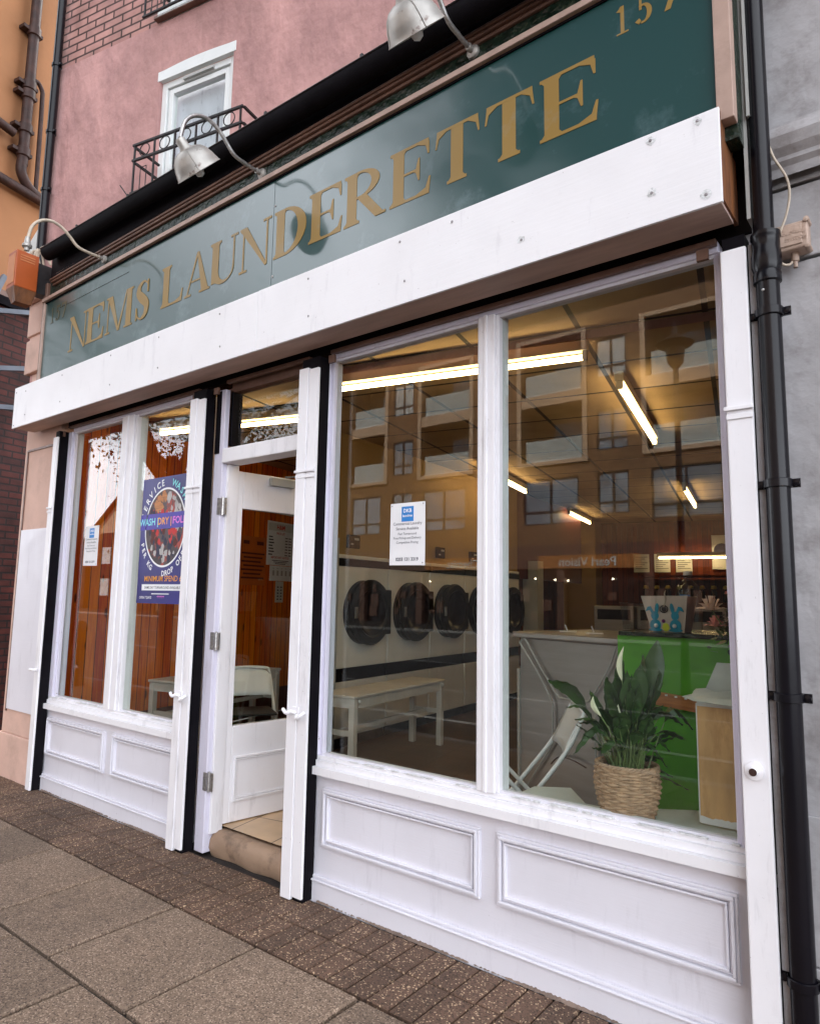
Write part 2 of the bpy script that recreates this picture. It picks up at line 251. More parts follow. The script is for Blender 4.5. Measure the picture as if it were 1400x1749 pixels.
M['post'] = mat('grey_post', (.42, .42, .40), .6, var=.1, vs=3, dirt=.3, dcol=(.2, .18, .15), ds=4)
M['glass'] = glass_mat('window_glass', f0=.046)
M['clear'] = glass_mat('clear_plastic', (.80, .84, .86), .06, .02)
M['tubeglow'] = mat('tube_glow', (1, .9, .75), .5, emit=(1, .70, .34), es=15)
M['batten'] = mat('batten_enamel', (.5, .45, .35), .5, var=.1)
M['greenpanel'] = mat('lime_panel', (.09, .40, .012), .5, var=.25, vs=2.5, bump=.15, bs=6, dirt=.4, dcol=(.02, .12, .005), ds=3)
M['ply'] = mat('plywood', (.78, .46, .20), .6, var=.25, vs=3.5, bump=.1, bs=20, dirt=.4, dcol=(.36, .17, .06), ds=3, dlo=.5, dhi=.6, stretch=(3, 3, .8))
M['woodledge'] = mat('orange_wood', (.50, .19, .05), .5, var=.3, vs=9, stretch=(1, 8, 8))
M['shelf'] = mat('sage_grey_board', (.60, .64, .61), .45, var=.1, vs=4, dirt=.35, dcol=(.25, .26, .24), ds=6)
M['paper'] = mat('white_paper', (.82, .82, .84), .6, var=.05, vs=8, bump=.1, bs=6)
M['paperpale'] = mat('greyish_paper', (.60, .60, .58), .7, var=.08)
M['blueink'] = mat('blue_print', (.02, .22, .62), .5, var=.1)
M['darkink'] = mat('black_print', (.02, .02, .05), .6, var=.1)
M['redink'] = mat('red_print', (.55, .03, .03), .6, var=.1)
M['orangepaper'] = mat('orange_paper', (.55, .12, .012), .6, var=.2, vs=3)
M['poster'] = mat('purple_blue_poster', (.010, .006, .17), .35, var=.35, vs=2.2, dirt=.5, dcol=(.02, .02, .22), ds=3)
M['posterband'] = mat('violet_band', (.035, .012, .36), .4, var=.3, vs=4)
M['postercircle'] = mat('poster_drum_print', (.07, .045, .05), .5, var=.7, vs=9, dirt=.9, dcol=(.42, .05, .03), ds=7, dlo=.52, dhi=.58)
M['inkgrey'] = mat('grey_print', (.45, .43, .42), .5, var=.3, vs=20)
M['inkwhite'] = mat('white_print', (.85, .87, .9), .5, var=.03)
M['inkcyan'] = mat('cyan_print', (.25, .75, .8), .5, var=.03)
M['inkorange'] = mat('orange_print', (.85, .36, .04), .5, var=.03)
M['inkpink'] = mat('pink_print', (.8, .2, .7), .5, var=.03)
M['leaf'] = mat('lily_leaf', (.026, .068, .012), .36, var=.45, vs=7, bump=.2, bs=20, spec=.4)
M['leafstalk'] = mat('lily_stalk', (.14, .20, .06), .5, var=.2)
M['spathe'] = mat('lily_flower', (.70, .68, .48), .5, var=.12)
M['wicker'] = mat('wicker', (.50, .32, .20), .55, var=.35, vs=30, bump=.3, bs=80)
M['wickerdark'] = mat('wicker_liner', (.13, .075, .045), .8, var=.4, vs=40)
M['soil'] = mat('soil', (.02, .013, .01), .95, bump=1, bs=60)
M['chair'] = mat('white_enamel', (.88, .90, .92), .35, var=.05, vs=5)
M['seatblack'] = mat('black_vinyl', (.01, .01, .01), .5)
M['tote'] = mat('calico', (.62, .54, .47), .8, var=.06, bump=.2, bs=120)
M['bunny'] = mat('turquoise_felt', (.015, .30, .46), .85, var=.1, bump=.2, bs=120)
M['felt_white'] = mat('white_pompom', (.85, .85, .85), .95, bump=1, bs=90)
M['felt_yellow'] = mat('yellow_felt', (.62, .68, .05), .85)
M['felt_purple'] = mat('purple_felt', (.16, .01, .14), .85)
M['rose'] = mat('blush_petals', (.92, .70, .58), .6, var=.18, vs=30)
M['rosepink'] = mat('pink_petals', (.88, .36, .32), .6, var=.2, vs=30)
M['yellowcap'] = mat('yellow_caps', (.60, .46, .08), .5)
M['bench'] = mat('bench_paint', (.62, .59, .54), .45, var=.14, vs=6, dirt=.35, dcol=(.34, .22, .11), ds=5)
M['aptbrick'] = brick_mat('tan_brick', (.30, .155, .075), (.24, .12, .06), (.16, .10, .06), bw=.45, rh=.15, ms=.012)
M['beige'] = mat('beige_render', (.62, .42, .28), .8, var=.06)
M['aptdark'] = mat('dark_shopfront', (.03, .022, .02), .3, var=.5, vs=2)
M['winpane'] = mat('window_pane_sky', (.25, .29, .34), .06, .0, var=.4, vs=.8, coat=1)
M['winpane2'] = mat('net_curtain', (.62, .62, .60), .5, var=.25, vs=3, stretch=(6, 1, 1))
M['balus'] = mat('frosted_balustrade', (.50, .54, .52), .3, var=.1)
M['frameblack'] = mat('dark_window_frame', (.03, .03, .035), .4)
M['upvc'] = mat('white_upvc', (.74, .76, .75), .4, var=.04, dirt=.3, dcol=(.4, .4, .38), ds=6)
M['curtain'] = mat('lilac_net_blind', (.78, .75, .86), .8, var=.12, vs=4, dirt=.5, dcol=(.36, .34, .44), ds=11, dlo=.58, dhi=.64, stretch=(2, 2, .7))
M['roof'] = mat('roof_tile', (.10, .05, .035), .8, var=.3)
M['treeleaf'] = mat('street_tree_leaf', (.05, .085, .03), .6, var=.4, vs=1)
M['bark'] = mat('bark', (.06, .045, .035), .9, bump=1, bs=12)
M['cable'] = mat('grubby_cable', (.50, .42, .33), .6, var=.2, vs=20)
M['jbox'] = mat('painted_cast_box', (.46, .34, .27), .5, var=.2, vs=12, bump=.3, bs=40, dirt=.5, dcol=(.10, .06, .04), ds=15)
M['carpaint'] = mat('car_paint', (.45, .45, .47), .25, .5, coat=.8)
M['rubber'] = mat('rubber', (.01, .01, .01), .8)
M['strut'] = mat('blue_grey_steel', (.17, .20, .24), .5, .3, var=.2)
M['spot'] = mat('spotlight_glow', (1, .9, .7), .5, emit=(1, .85, .6), es=14)
M['signwhite'] = mat('sign_letter_white', (.8, .8, .76), .5)
M['caulk'] = mat('rough_white_caulk', (.72, .73, .74), .6, var=.2, vs=40, bump=1, bs=60)
M['screw'] = mat('dull_screw', (.35, .33, .34), .5, .5, var=.4, vs=90)
def sign_mat(name, col, rough, coatr, sp=1.0, metal=0):
    m, nt, N, L, P = new_mat(name)
    tc = N.new('ShaderNodeTexCoord'); no = N.new('ShaderNodeTexNoise'); no.inputs['Scale'].default_value = 4; no.inputs['Detail'].default_value = 10; no.inputs['Roughness'].default_value = .7; L.new(tc.outputs['Object'], no.inputs[0])
    mr = N.new('ShaderNodeMapRange'); mr.inputs['From Min'].default_value = .55; mr.inputs['From Max'].default_value = .78; mr.inputs['To Max'].default_value = .35; L.new(no.outputs[0], mr.inputs[0])
    mx = N.new('ShaderNodeMix'); mx.data_type = 'RGBA'; mx.inputs[6].default_value = rgba(col); mx.inputs[7].default_value = (.22, .32, .35, 1); L.new(mr.outputs[0], mx.inputs[0])
    L.new(mx.outputs[2], P.inputs['Base Color']); P.inputs['Roughness'].default_value = rough; P.inputs['Metallic'].default_value = metal
    P.inputs['Coat Weight'].default_value = sp * .85; P.inputs['Coat IOR'].default_value = 1.74
    r2 = N.new('ShaderNodeMapRange'); r2.inputs['From Min'].default_value = .35; r2.inputs['From Max'].default_value = .75; r2.inputs['To Min'].default_value = coatr; r2.inputs['To Max'].default_value = coatr + .14; L.new(no.outputs[0], r2.inputs[0]); L.new(r2.outputs[0], P.inputs['Coat Roughness'])
    nb = N.new('ShaderNodeTexNoise'); nb.inputs['Scale'].default_value = 1.6; L.new(tc.outputs['Object'], nb.inputs[0])
    b = N.new('ShaderNodeBump'); b.inputs['Strength'].default_value = .25; b.inputs['Distance'].default_value = .012; L.new(nb.outputs[0], b.inputs['Height']); L.new(b.outputs[0], P.inputs['Coat Normal'])
    return m
M['teal'] = sign_mat('teal_green_gloss', (.001, .044, .042), .4, .03)
M['darkgold'] = sign_mat('dark_gold', (.05, .045, .012), .5, .10, .2)  # darker gold for the left street number
M['gold'] = sign_mat('gold_vinyl', (.27, .16, .028), .5, .10, .20)

# ------------------------------------------------------------------ mesh builder
class MB:
    def __init__(s): s.v = []; s.f = []
    def quad(s, a, b, c, d):
        n = len(s.v); s.v += [tuple(a), tuple(b), tuple(c), tuple(d)]; s.f.append((n, n + 1, n + 2, n + 3)); return s
    def face(s, pts):
        n = len(s.v); s.v += [tuple(p) for p in pts]; s.f.append(tuple(range(n, n + len(pts)))); return s
    def box(s, x0, x1, y0, y1, z0, z1, m=None):
        p = [(x0, y0, z0), (x1, y0, z0), (x1, y1, z0), (x0, y1, z0), (x0, y0, z1), (x1, y0, z1), (x1, y1, z1), (x0, y1, z1)]
        if m is not None: p = [tuple(m @ Vector(q)) for q in p]
        n = len(s.v); s.v += p
        s.f += [tuple(n + i for i in q) for q in ((0, 3, 2, 1), (4, 5, 6, 7), (0, 1, 5, 4), (1, 2, 6, 5), (2, 3, 7, 6), (3, 0, 4, 7))]; return s
    def bar(s, a, b, w, h, up=(0, 0, 1)):
        a = Vector(a); b = Vector(b); d = (b - a); L_ = d.length; d.normalize(); up = Vector(up)
        if abs(d.dot(up)) > .98: up = Vector((0, 1, 0))
        x = d.cross(up).normalized(); z = x.cross(d)
        m = Matrix(((x.x, d.x, z.x, a.x), (x.y, d.y, z.y, a.y), (x.z, d.z, z.z, a.z), (0, 0, 0, 1)))
        return s.box(-w / 2, w / 2, 0, L_, -h / 2, h / 2, m)
    def ring(s, c, x, y, r, n): return [tuple(c + x * (r * cos(2 * pi * i / n)) + y * (r * sin(2 * pi * i / n))) for i in range(n)]
    def tube(s, pts, r, n=10, cap=True):
        P = [Vector(p) for p in pts]; rs = r if isinstance(r, (list, tuple)) else [r] * len(P)
        d0 = (P[1] - P[0]).normalized(); up = Vector((0, 0, 1)) if abs(d0.z) < .95 else Vector((1, 0, 0))
        x = d0.cross(up).normalized(); base = len(s.v)
        for i, p in enumerate(P):
            if i == 0: d = d0
            elif i == len(P) - 1: d = (P[i] - P[i - 1]).normalized()
            else: d = ((P[i] - P[i - 1]).normalized() + (P[i + 1] - P[i]).normalized()).normalized()
            x = (x - d * x.dot(d)).normalized(); y = d.cross(x); s.v += s.ring(p, x, y, rs[i], n)
        for i in range(len(P) - 1):
            for j in range(n):
                a = base + i * n + j; b = base + i * n + (j + 1) % n; s.f.append((a, b, b + n, a + n))
        if cap:
            s.f.append(tuple(base + j for j in reversed(range(n)))); s.f.append(tuple(base + (len(P) - 1) * n + j for j in range(n)))
        return s
    def lathe(s, prof, c=(0, 0, 0), axis=(0, 0, 1), n=32, closed=False):
        c = Vector(c); d = Vector(axis).normalized(); up = Vector((0, 0, 1)) if abs(d.z) < .9 else Vector((1, 0, 0)); x = d.cross(up).normalized(); y = d.cross(x); base = len(s.v)
        for (r, h) in prof: s.v += s.ring(c + d * h, x, y, max(r, 1e-4), n)
        for i in range(len(prof) - 1):
            for j in range(n):
                a = base + i * n + j; b = base + i * n + (j + 1) % n; s.f.append((a, b, b + n, a + n))
        return s
    def prism(s, pts, m, h):      # 2d polygon (x,y) extruded 0..h along local z, placed by matrix m
        k = len(pts); n = len(s.v)
        ar = sum(pts[i][0] * pts[(i + 1) % k][1] - pts[(i + 1) % k][0] * pts[i][1] for i in range(k))
        if ar < 0: pts = pts[::-1]
        s.v += [tuple(m @ Vector((x, y, 0))) for x, y in pts] + [tuple(m @ Vector((x, y, h))) for x, y in pts]
        s.f.append(tuple(n + i for i in reversed(range(k)))); s.f.append(tuple(n + k + i for i in range(k)))
        for i in range(k): j = (i + 1) % k; s.f.append((n + i, n + j, n + k + j, n + k + i))
        return s
    def mesh(s, me, m):
        n = len(s.v); s.v += [tuple(m @ v.co) for v in me.vertices]; s.f += [tuple(n + i for i in p.vertices) for p in me.polygons]; return s
    def wall(s, x0, x1, z0, z1, y, holes, depth=.1, flip=False):   # face plane at y with rectangular holes and reveals going to y+depth
        xs = sorted({x0, x1, *[h[0] for h in holes], *[h[1] for h in holes]}); zs = sorted({z0, z1, *[h[2] for h in holes], *[h[3] for h in holes]})
        for i in range(len(xs) - 1):
            for j in range(len(zs) - 1):
                cx = (xs[i] + xs[i + 1]) / 2; cz = (zs[j] + zs[j + 1]) / 2
                if any(h[0] < cx < h[1] and h[2] < cz < h[3] for h in holes): continue
                s.quad((xs[i], y, zs[j]), (xs[i + 1], y, zs[j]), (xs[i + 1], y, zs[j + 1]), (xs[i], y, zs[j + 1]))
        for a, b, c, d in holes:
            y2 = y + depth
            s.quad((a, y, c), (b, y, c), (b, y2, c), (a, y2, c)); s.quad((a, y, d), (a, y2, d), (b, y2, d), (b, y, d))
            s.quad((a, y, c), (a, y2, c), (a, y2, d), (a, y, d)); s.quad((b, y, c), (b, y, d), (b, y2, d), (b, y2, c))
        return s

WORLD = {}
def frame(x, y, z, rz=0): return Matrix.Translation((x, y, z)) @ Matrix.Rotation(rz, 4, 'Z')
I4 = Matrix.Identity(4)
def tag(o, label=None, cat=None, group=None, kind=None):
    if label: o['label'] = label
    if cat: o['category'] = cat
    if group: o['group'] = group
    if kind: o['kind'] = kind
    return o
def thing(name, label, cat, loc=(0, 0, 0), rz=0, group=None):
    o = D.objects.new(name, None); COL.objects.link(o); m = frame(*loc, rz); o.matrix_basis = m; WORLD[o.name] = m
    o.empty_display_size = .1
    return tag(o, label, cat, group)
def part(name, mb, m, parent=None, world=None, smooth=False, bevel=0, label=None, seg=2):
    """world: matrix the mesh coordinates are in (None = the parent's own frame)"""
    me = D.meshes.new(name); me.from_pydata(mb.v, [], mb.f); me.update()
    o = D.objects.new(name, me); COL.objects.link(o)
    if smooth:
        bm = bmesh.new(); bm.from_mesh(me); bmesh.ops.remove_doubles(bm, verts=bm.verts, dist=2e-5); bm.to_mesh(me); bm.free()
    me.materials.append(M[m] if isinstance(m, str) else m)
    pw = WORLD[parent.name] if parent else I4
    w = world if world is not None else pw
    if parent: o.parent = parent
    o.matrix_basis = pw.inverted() @ w; WORLD[o.name] = w
    if smooth:
        me.polygons.foreach_set('use_smooth', [True] * len(me.polygons))
        me.set_sharp_from_angle(angle=R(40))
    if bevel:
        b = o.modifiers.new('bevel', 'BEVEL'); b.width = bevel; b.segments = seg; b.limit_method = 'ANGLE'; b.angle_limit = R(40)
    if label: o['label'] = label
    return o
def parts(name, mb, m, parent=None, world=None, **k):
    """each connected piece of mb becomes a part of its own"""
    par = list(range(len(mb.v)))
    def find(i):
        while par[i] != i: par[i] = par[par[i]]; i = par[i]
        return i
    for f in mb.f:
        for i in f[1:]: par[find(i)] = find(f[0])
    groups = {}
    for f in mb.f: groups.setdefault(find(f[0]), []).append(f)
    out = []
    for fs in groups.values():
        ids = sorted({i for f in fs for i in f}); ix = {i: n for n, i in enumerate(ids)}; q = MB(); q.v = [mb.v[i] for i in ids]; q.f = [tuple(ix[i] for i in f) for f in fs]
        out.append(part(name, q, m, parent, world, **k))
    return out
def copy_tree(o, parent=None, m=None, label=None, group=None):
    c = o.copy(); COL.objects.link(c); c.parent = parent
    if m is not None: c.matrix_basis = m; WORLD[c.name] = m
    else: WORLD[c.name] = (WORLD[parent.name] @ o.matrix_basis) if parent else WORLD[o.name]
    if label: c['label'] = label
    if group: c['group'] = group
    for ch in list(o.children): copy_tree(ch, c)
    return c
def text_me(body, size, align='CENTER', bold=0.0, ext=0.0):
    c = D.curves.new('t', 'FONT'); c.body = body; c.size = size; c.align_x = align; c.offset = bold; c.extrude = ext; c.resolution_u = 2
    o = D.objects.new('t', c); COL.objects.link(o); bpy.context.view_layer.update()
    me = D.meshes.new_from_object(o); D.objects.remove(o); return me
def face_m(x, y, z, rz=0, extra=0):   # text frame on a wall facing local -Y : x right, y up
    return Matrix.Translation((x, y, z)) @ Matrix.Rotation(rz, 4, 'Z') @ Matrix.Rotation(pi / 2, 4, 'X') @ Matrix.Rotation(extra, 4, 'Z')
def smoothpath(pts, n=8):
    P = [Vector(p) for p in pts]; out = []
    for i in range(len(P) - 1):
        p0 = P[max(0, i - 1)]; p1 = P[i]; p2 = P[i + 1]; p3 = P[min(len(P) - 1, i + 2)]
        for k in range(n):
            t = k / n; out.append(.5 * ((2 * p1) + (-p0 + p2) * t + (2 * p0 - 5 * p1 + 4 * p2 - p3) * t * t + (-p0 + 3 * p1 - 3 * p2 + p3) * t ** 3))
    out.append(P[-1]); return out

# ================================================================== SETTING: ground
def ground():
    g = MB()
    g.quad((-120, -140, -.16), (120, -140, -.16), (120, 60, -.16), (-120, 60, -.16))
    tag(part('ground', g, 'asphalt'), kind='structure')
    r = MB(); r.box(-110, 60, -23.5, -3.45, -.30, -.12); tag(part('road', r, 'asphalt'), kind='structure')
    p = MB()
    for x0, y0 in ((-9.5, -5.0), (-9.5, -7.4), (-20, -9.0), (-14, -11.5), (-30, -8.2), (-30, -14)):
        p.quad((x0, y0, -.115), (x0 + 9, y0, -.115), (x0 + 9, y0 + .12, -.115), (x0, y0 + .12, -.115))
    for k in range(26):
        p.quad((-70 + k * 4, -13.6, -.115), (-68 + k * 4, -13.6, -.115), (-68 + k * 4, -13.48, -.115), (-70 + k * 4, -13.48, -.115))
    tag(part('road_markings', p, 'roadpaint'), kind='structure')
    k = MB(); k.box(-60, 30, -3.6, -3.45, -.3, -.01); k.box(-110, 60, -23.65, -23.5, -.3, -.01); tag(part('kerb', k, 'kerb', bevel=.01), kind='structure')
    b = MB(); b.box(-60, 30, -3.45, .4, -.25, -.022); b.box(-110, 60, -29.5, -23.65, -.25, -.008); tag(part('pavement_bed', b, 'grout'), kind='structure')
    s = MB(); W = .577
    def slab(x0, x1, y0, y1, z, g=.008, c=.008):
        x0 += g; x1 -= g; y0 += g; y1 -= g; n = len(s.v); dz = random.uniform(-.0015, .0015); z += dz
        s.v.extend([(x0, y0, z - .03), (x1, y0, z - .03), (x1, y1, z - .03), (x0, y1, z - .03), (x0, y0, z - c), (x1, y0, z - c), (x1, y1, z - c), (x0, y1, z - c),
                    (x0 + c, y0 + c, z), (x1 - c, y0 + c, z), (x1 - c, y1 - c, z), (x0 + c, y1 - c, z)])
        for a in ((0, 1, 5, 4), (1, 2, 6, 5), (2, 3, 7, 6), (3, 0, 4, 7), (4, 5, 9, 8), (5, 6, 10, 9), (6, 7, 11, 10), (7, 4, 8, 11), (8, 9, 10, 11)): s.f.append(tuple(n + i for i in a))
    for row in range(5):
        y1 = -.475 - row * .592; y0 = y1 - .592
        off = -2.369 if row % 2 == 0 else -2.369 + W * .5
        for i in range(-20, 12): slab(off + i * W, off + (i + 1) * W, y0, y1, 0)
    tag(part('pavement', s, 'slab'), kind='structure')
    s = MB()
    x = -9.0
    while x < 3.5:
        w = .1055 + random.uniform(-.003, .003)
        sp = -.24 + random.uniform(-.006, .006)
        slab(x, x + w, -.472, sp, -.002, .0035, .004); slab(x, x + w, sp, -.03, -.001, .0035, .004); x += w
    tag(part('paver_strip', s, 'paver'), kind='structure')
    # rough cement fillet at the foot of the wall
    f = MB(); rnd = random.Random(3)
    for a, b_ in ((-5.36, -3.66), (-2.48, .3), (-6.1, -5.47)):
        n = int((b_ - a) / .009); prev = None
        for i in range(n + 1):
            x = a + (b_ - a) * i / n; d = .026 + .006 * sin(x * 9) + rnd.random() * .008; h = .010 + rnd.random() * .008
            cur = ((x, -d, .0), (x, -.012, h), (x, .03, h + .004))
            if prev: f.quad(prev[0], cur[0], cur[1], prev[1]); f.quad(prev[1], cur[1], cur[2], prev[2])
            prev = cur
    tag(part('pavement_fillet', f, 'mortar', smooth=True), kind='structure')
ground()

# ================================================================== SHOP BUILDING
SB = thing('shop_building', 'pink rendered building over a white painted launderette shopfront', 'building', (-3, .1, 0))
UW = frame(-6.0, -.02, 0, R(12.5))          # upper wall frame: x along wall, -y outward
def bld(name, mb, m, world=I4, **k): return part(name, mb, m, SB, world, **k)
def upper_wall():
    def hole(x0, x1, z0, z1): return (x0, x1, z0, z1)
    hs = [(1.20, 1.94, 4.60, 5.62), (1.20, 1.94, 6.16, 7.3)]
    w = MB(); w.wall(-.12, 8.0, 2.9, 6.165, 0, [(1.19, 1.955, 4.50, 5.70)], .16); w.quad((-.12, 0, 2.9), (-.12, 0, 6.165), (-.12, 1.5, 6.165), (-.12, 1.5, 2.9))
    # segmental arch head over the opening
    bld('upper_wall', w, 'pink', UW)
    b = MB(); b.wall(-.12, 8.0, 6.165, 12, .012, [(1.19, 1.955, 6.22, 7.5)], .16); b.quad((-.12, .012, 6.165), (-.12, .012, 12), (-.12, 1.5, 12), (-.12, 1.5, 6.165))
    b.quad((-.12, 0, 6.165), (8, 0, 6.165), (8, .012, 6.165), (-.12, .012, 6.165))
    bld('brick_upper_storey', b, 'pinkbrick', UW)
    def window(x0, x1, z0, z1, arch):
        f = MB(); t = .055; y0, y1 = .03, .10
        f.box(x0, x0 + t, y0, y1, z0, z1); f.box(x1 - t, x1, y0, y1, z0, z1); f.box(x0 + t, x1 - t, y0, y1, z1 - t, z1); f.box(x0 + t, x1 - t, y0, y1, z0, z0 + t)
        # opening casement inside
        a, c = x0 + t + .012, x1 - t - .012
        f.box(a, a + .045, y0 + .012, y1 - .006, z0 + t + .012, z1 - t - .012); f.box(c - .045, c, y0 + .012, y1 - .006, z0 + t + .012, z1 - t - .012)
        f.box(a + .045, c - .045, y0 + .012, y1 - .006, z1 - t - .057, z1 - t - .012); f.box(a + .045, c - .045, y0 + .012, y1 - .006, z0 + t + .012, z0 + t + .057)
        f.box(a + .045, c - .045, y0 + .012, y1 - .006, z0 + (z1 - z0) * .30, z0 + (z1 - z0) * .30 + .05)
        fr = bld('window', f, 'upvc', UW, bevel=.004)
        v = MB(); v.box((x0 + x1) / 2 - .14, (x0 + x1) / 2 + .17, y0 - .022, y0, z1 - .05, z1 - .025); part('vent', v, 'post', fr, UW)
        g = MB(); g.box(x0 + t, x1 - t, .066, .072, z0 + t, z1 - t); part('pane', g, 'glass', fr, UW)
        c_ = MB(); c_.box(x0 + t, x1 - t, .13, .14, z0 + t, z1 - t); part('blind', c_, 'curtain', fr, UW)
        s = MB(); s.box(x0 - .03, x1 + .03, -.05, .03, z0 - .05, z0 - .002); part('sill', s, 'upvc', fr, UW, bevel=.006)
        return fr
    window(1.19, 1.955, 4.50, 5.62, True)
    hd = MB(); pts = [(1.17, 5.622), (1.975, 5.622), (1.975, 5.705)] + [(1.975 - .805 * i / 12, 5.70 + .022 * sin(pi * i / 12)) for i in range(1, 12)] + [(1.17, 5.705)]
    hd.prism(pts, UW @ Matrix.Translation((0, .03, 0)) @ Matrix.Rotation(pi / 2, 4, 'X'), .036); bld('window_head_board', hd, 'upvc')
    ar = MB(); pts = [(1.19, 5.615), (1.95, 5.615), (1.95, 5.635)] + [(1.95 - .76 * i / 12, 5.625 + .07 * sin(pi * i / 12)) for i in range(1, 12)] + [(1.19, 5.635)]
    window(1.19, 1.955, 6.225, 7.4, False)
    s = MB(); s.box(1.12, 2.02, -.05, .0, 6.172, 6.20); bld('stone_sill', s, 'brown', UW, bevel=.004)
upper_wall()

def left_pier():
    p = MB(); X0, X1 = -6.12, -5.48
    p.box(X0, X1, -.05, .088, -.03, .33)                       # plinth
    p.box(X0 + .03, X1, -.04, .088, .33, 2.9)
    p.box(X0 + .02, X1, -.04, .088, 2.9, 3.30); p.box(X0 - .06, X1, -.075, .088, 3.30, 3.60); p.box(X0 - .06, X1, -.075, .088, 3.635, 3.93); p.box(X0 - .10, X1, -.12, .088, 3.93, 4.12)
    bld('pier', p, 'peach', bevel=.008)
    g = MB(); g.box(X0 - .03, X1, -.06, -.041, 3.60, 3.635); bld('pier_moulding', g, 'peach')
    q = MB(); q.box(X0 + .11, X1 - .01, -.052, -.041, .52, 1.95); bld('pier_painted_panel', q, 'panelwhite')
    e = MB(); e.box(X0 + .09, X0 + .105, -.05, -.041, .5, 2.62); e.box(X0 + .105, X1 - .02, -.05, -.041, 2.61, 2.625); bld('pier_panel_edge', e, 'brown')
left_pier()

# ---- stall risers, sill, frames (facade plane y = 0)
def moulded(mb, x0, x1, z0, z1, y):
    """bolection moulding frame: stepped profile butted at the corners"""
    prof = [(0, .010, .016), (.010, .022, .024), (.024, .030, .012), (.032, .040, .018)]
    for a, b, d in prof:
        for (p, q, r, s) in ((x0 + a, x1 - a, z1 - b, z1 - a), (x0 + a, x1 - a, z0 + a, z0 + b)): mb.box(p, q, y - d, y + .002, r, s)
        mb.box(x0 + a, x0 + b, y - d, y + .002, z0 + b, z1 - b); mb.box(x1 - b, x1 - a, y - d, y + .002, z0 + b, z1 - b)
def riser(x0, x1, panels, ret=None):
    m = MB(); m.box(x0, x1, 0, .09, .0, .58); r = bld('stall_riser', m, 'panelwhite')
    mo = MB()
    for a, b in panels: moulded(mo, a, b, .248, .522, 0)
    part('panel_moulding', mo, 'panelwhite', r, I4, bevel=.003)
    b = MB(); b.box(x0, x1, -.022, -.001, -.01, .088); b.box(x0, x1, -.030, -.001, .0885, .098); b.box(x0, x1, -.018, -.001, .0985, .112); part('skirting', b, 'panelwhite', r, I4, bevel=.004)
    s = MB(); s.box(x0 - .015, x1, -.045, .10, .585, .622); s.box(x0 - .008, x1, -.030, .0, .5835, .5848); s.box(x0, x1, -.022, .095, .623, .650); s.box(x0, x1, -.008, .09, .651, .668)
    part('sill', s, 'white', r, I4, bevel=.006, seg=3)
    c = MB(); rnd = random.Random(int(x0 * 10)); x = x0 + .06
    while x < x1 - .1:
        l = rnd.uniform(.02, .14)
        if rnd.random() < .6: c.box(x, x + l, -.0105 - rnd.random() * .003, .004, .6685, .6705 + rnd.random() * .005)
        x += l + rnd.uniform(.0, .05)
    parts('caulk', c, 'caulk', r, I4)
    return r
RL = riser(-5.44, -3.60, [(-5.378, -4.542), (-4.447, -3.66)])
RR = riser(-2.585, -.47, [(-2.474, -1.573), (-1.492, -.600)])
def glazed(x0, x1, mull, jl, jr):
    zb, zt = .668, 2.70
    f = MB(); f.box(x0, x0 + jl, -.012, .085, zb, zt); f.box(x1 - jr, x1, -.012, .085, zb, zt)
    f.box(x0 + jl, x1 - jr, -.004, .085, zt - .0, zt + .045)
    f.box(x0 + jl, x0 + jl + .018, .004, .03, zb, zt); f.box(x1 - jr - .018, x1 - jr, .004, .03, zb, zt)
    fr = bld('window_frame', f, 'lilac', bevel=.004)
    a, b = mull; w = b - a
    m = MB(); m.box(a, b, 0, .085, zb, zt); m.box(a + w * .12, b - w * .12, -.016, -.001, zb, zt); m.box(a + w * .42, a + w * .58, -.026, -.0165, zb, zt)
    part('mullion', m, 'white', fr, I4, bevel=.004)
    g1 = MB(); g1.box(x0 + jl + .001, a - .001, .030, .036, zb + .001, zt - .001); part('pane', g1, 'glass', fr, I4)
    g2 = MB(); g2.box(b + .001, x1 - jr - .001, .030, .036, zb + .001, zt - .001); part('pane', g2, 'glass', fr, I4)
    bd = MB()
    for p, q in ((x0 + jl, a), (b, x1 - jr)): bd.box(p, q, .006, .029, zb, zb + .012); bd.box(p, q, .006, .029, zt - .014, zt)
    parts('glazing_bead', bd, 'panelwhite', fr, I4)
    return fr
glazed(-5.44, -3.60, (-4.615, -4.415), .10, .09)
glazed(-2.60, -.47, (-1.600, -1.490), .085, .11)
# ragged dark line of old filler beside the frame
sl = MB(); rnd = random.Random(5); z = .7
while z < 2.65:
    l = rnd.uniform(.06, .25); sl.box(-2.532 + rnd.uniform(-.002, .002), -2.527 + rnd.uniform(-.001, .003), -.0145, -.0125, z, z + l); z += l + rnd.uniform(0, .05)
bld('filler_line', sl, 'darkrecess')

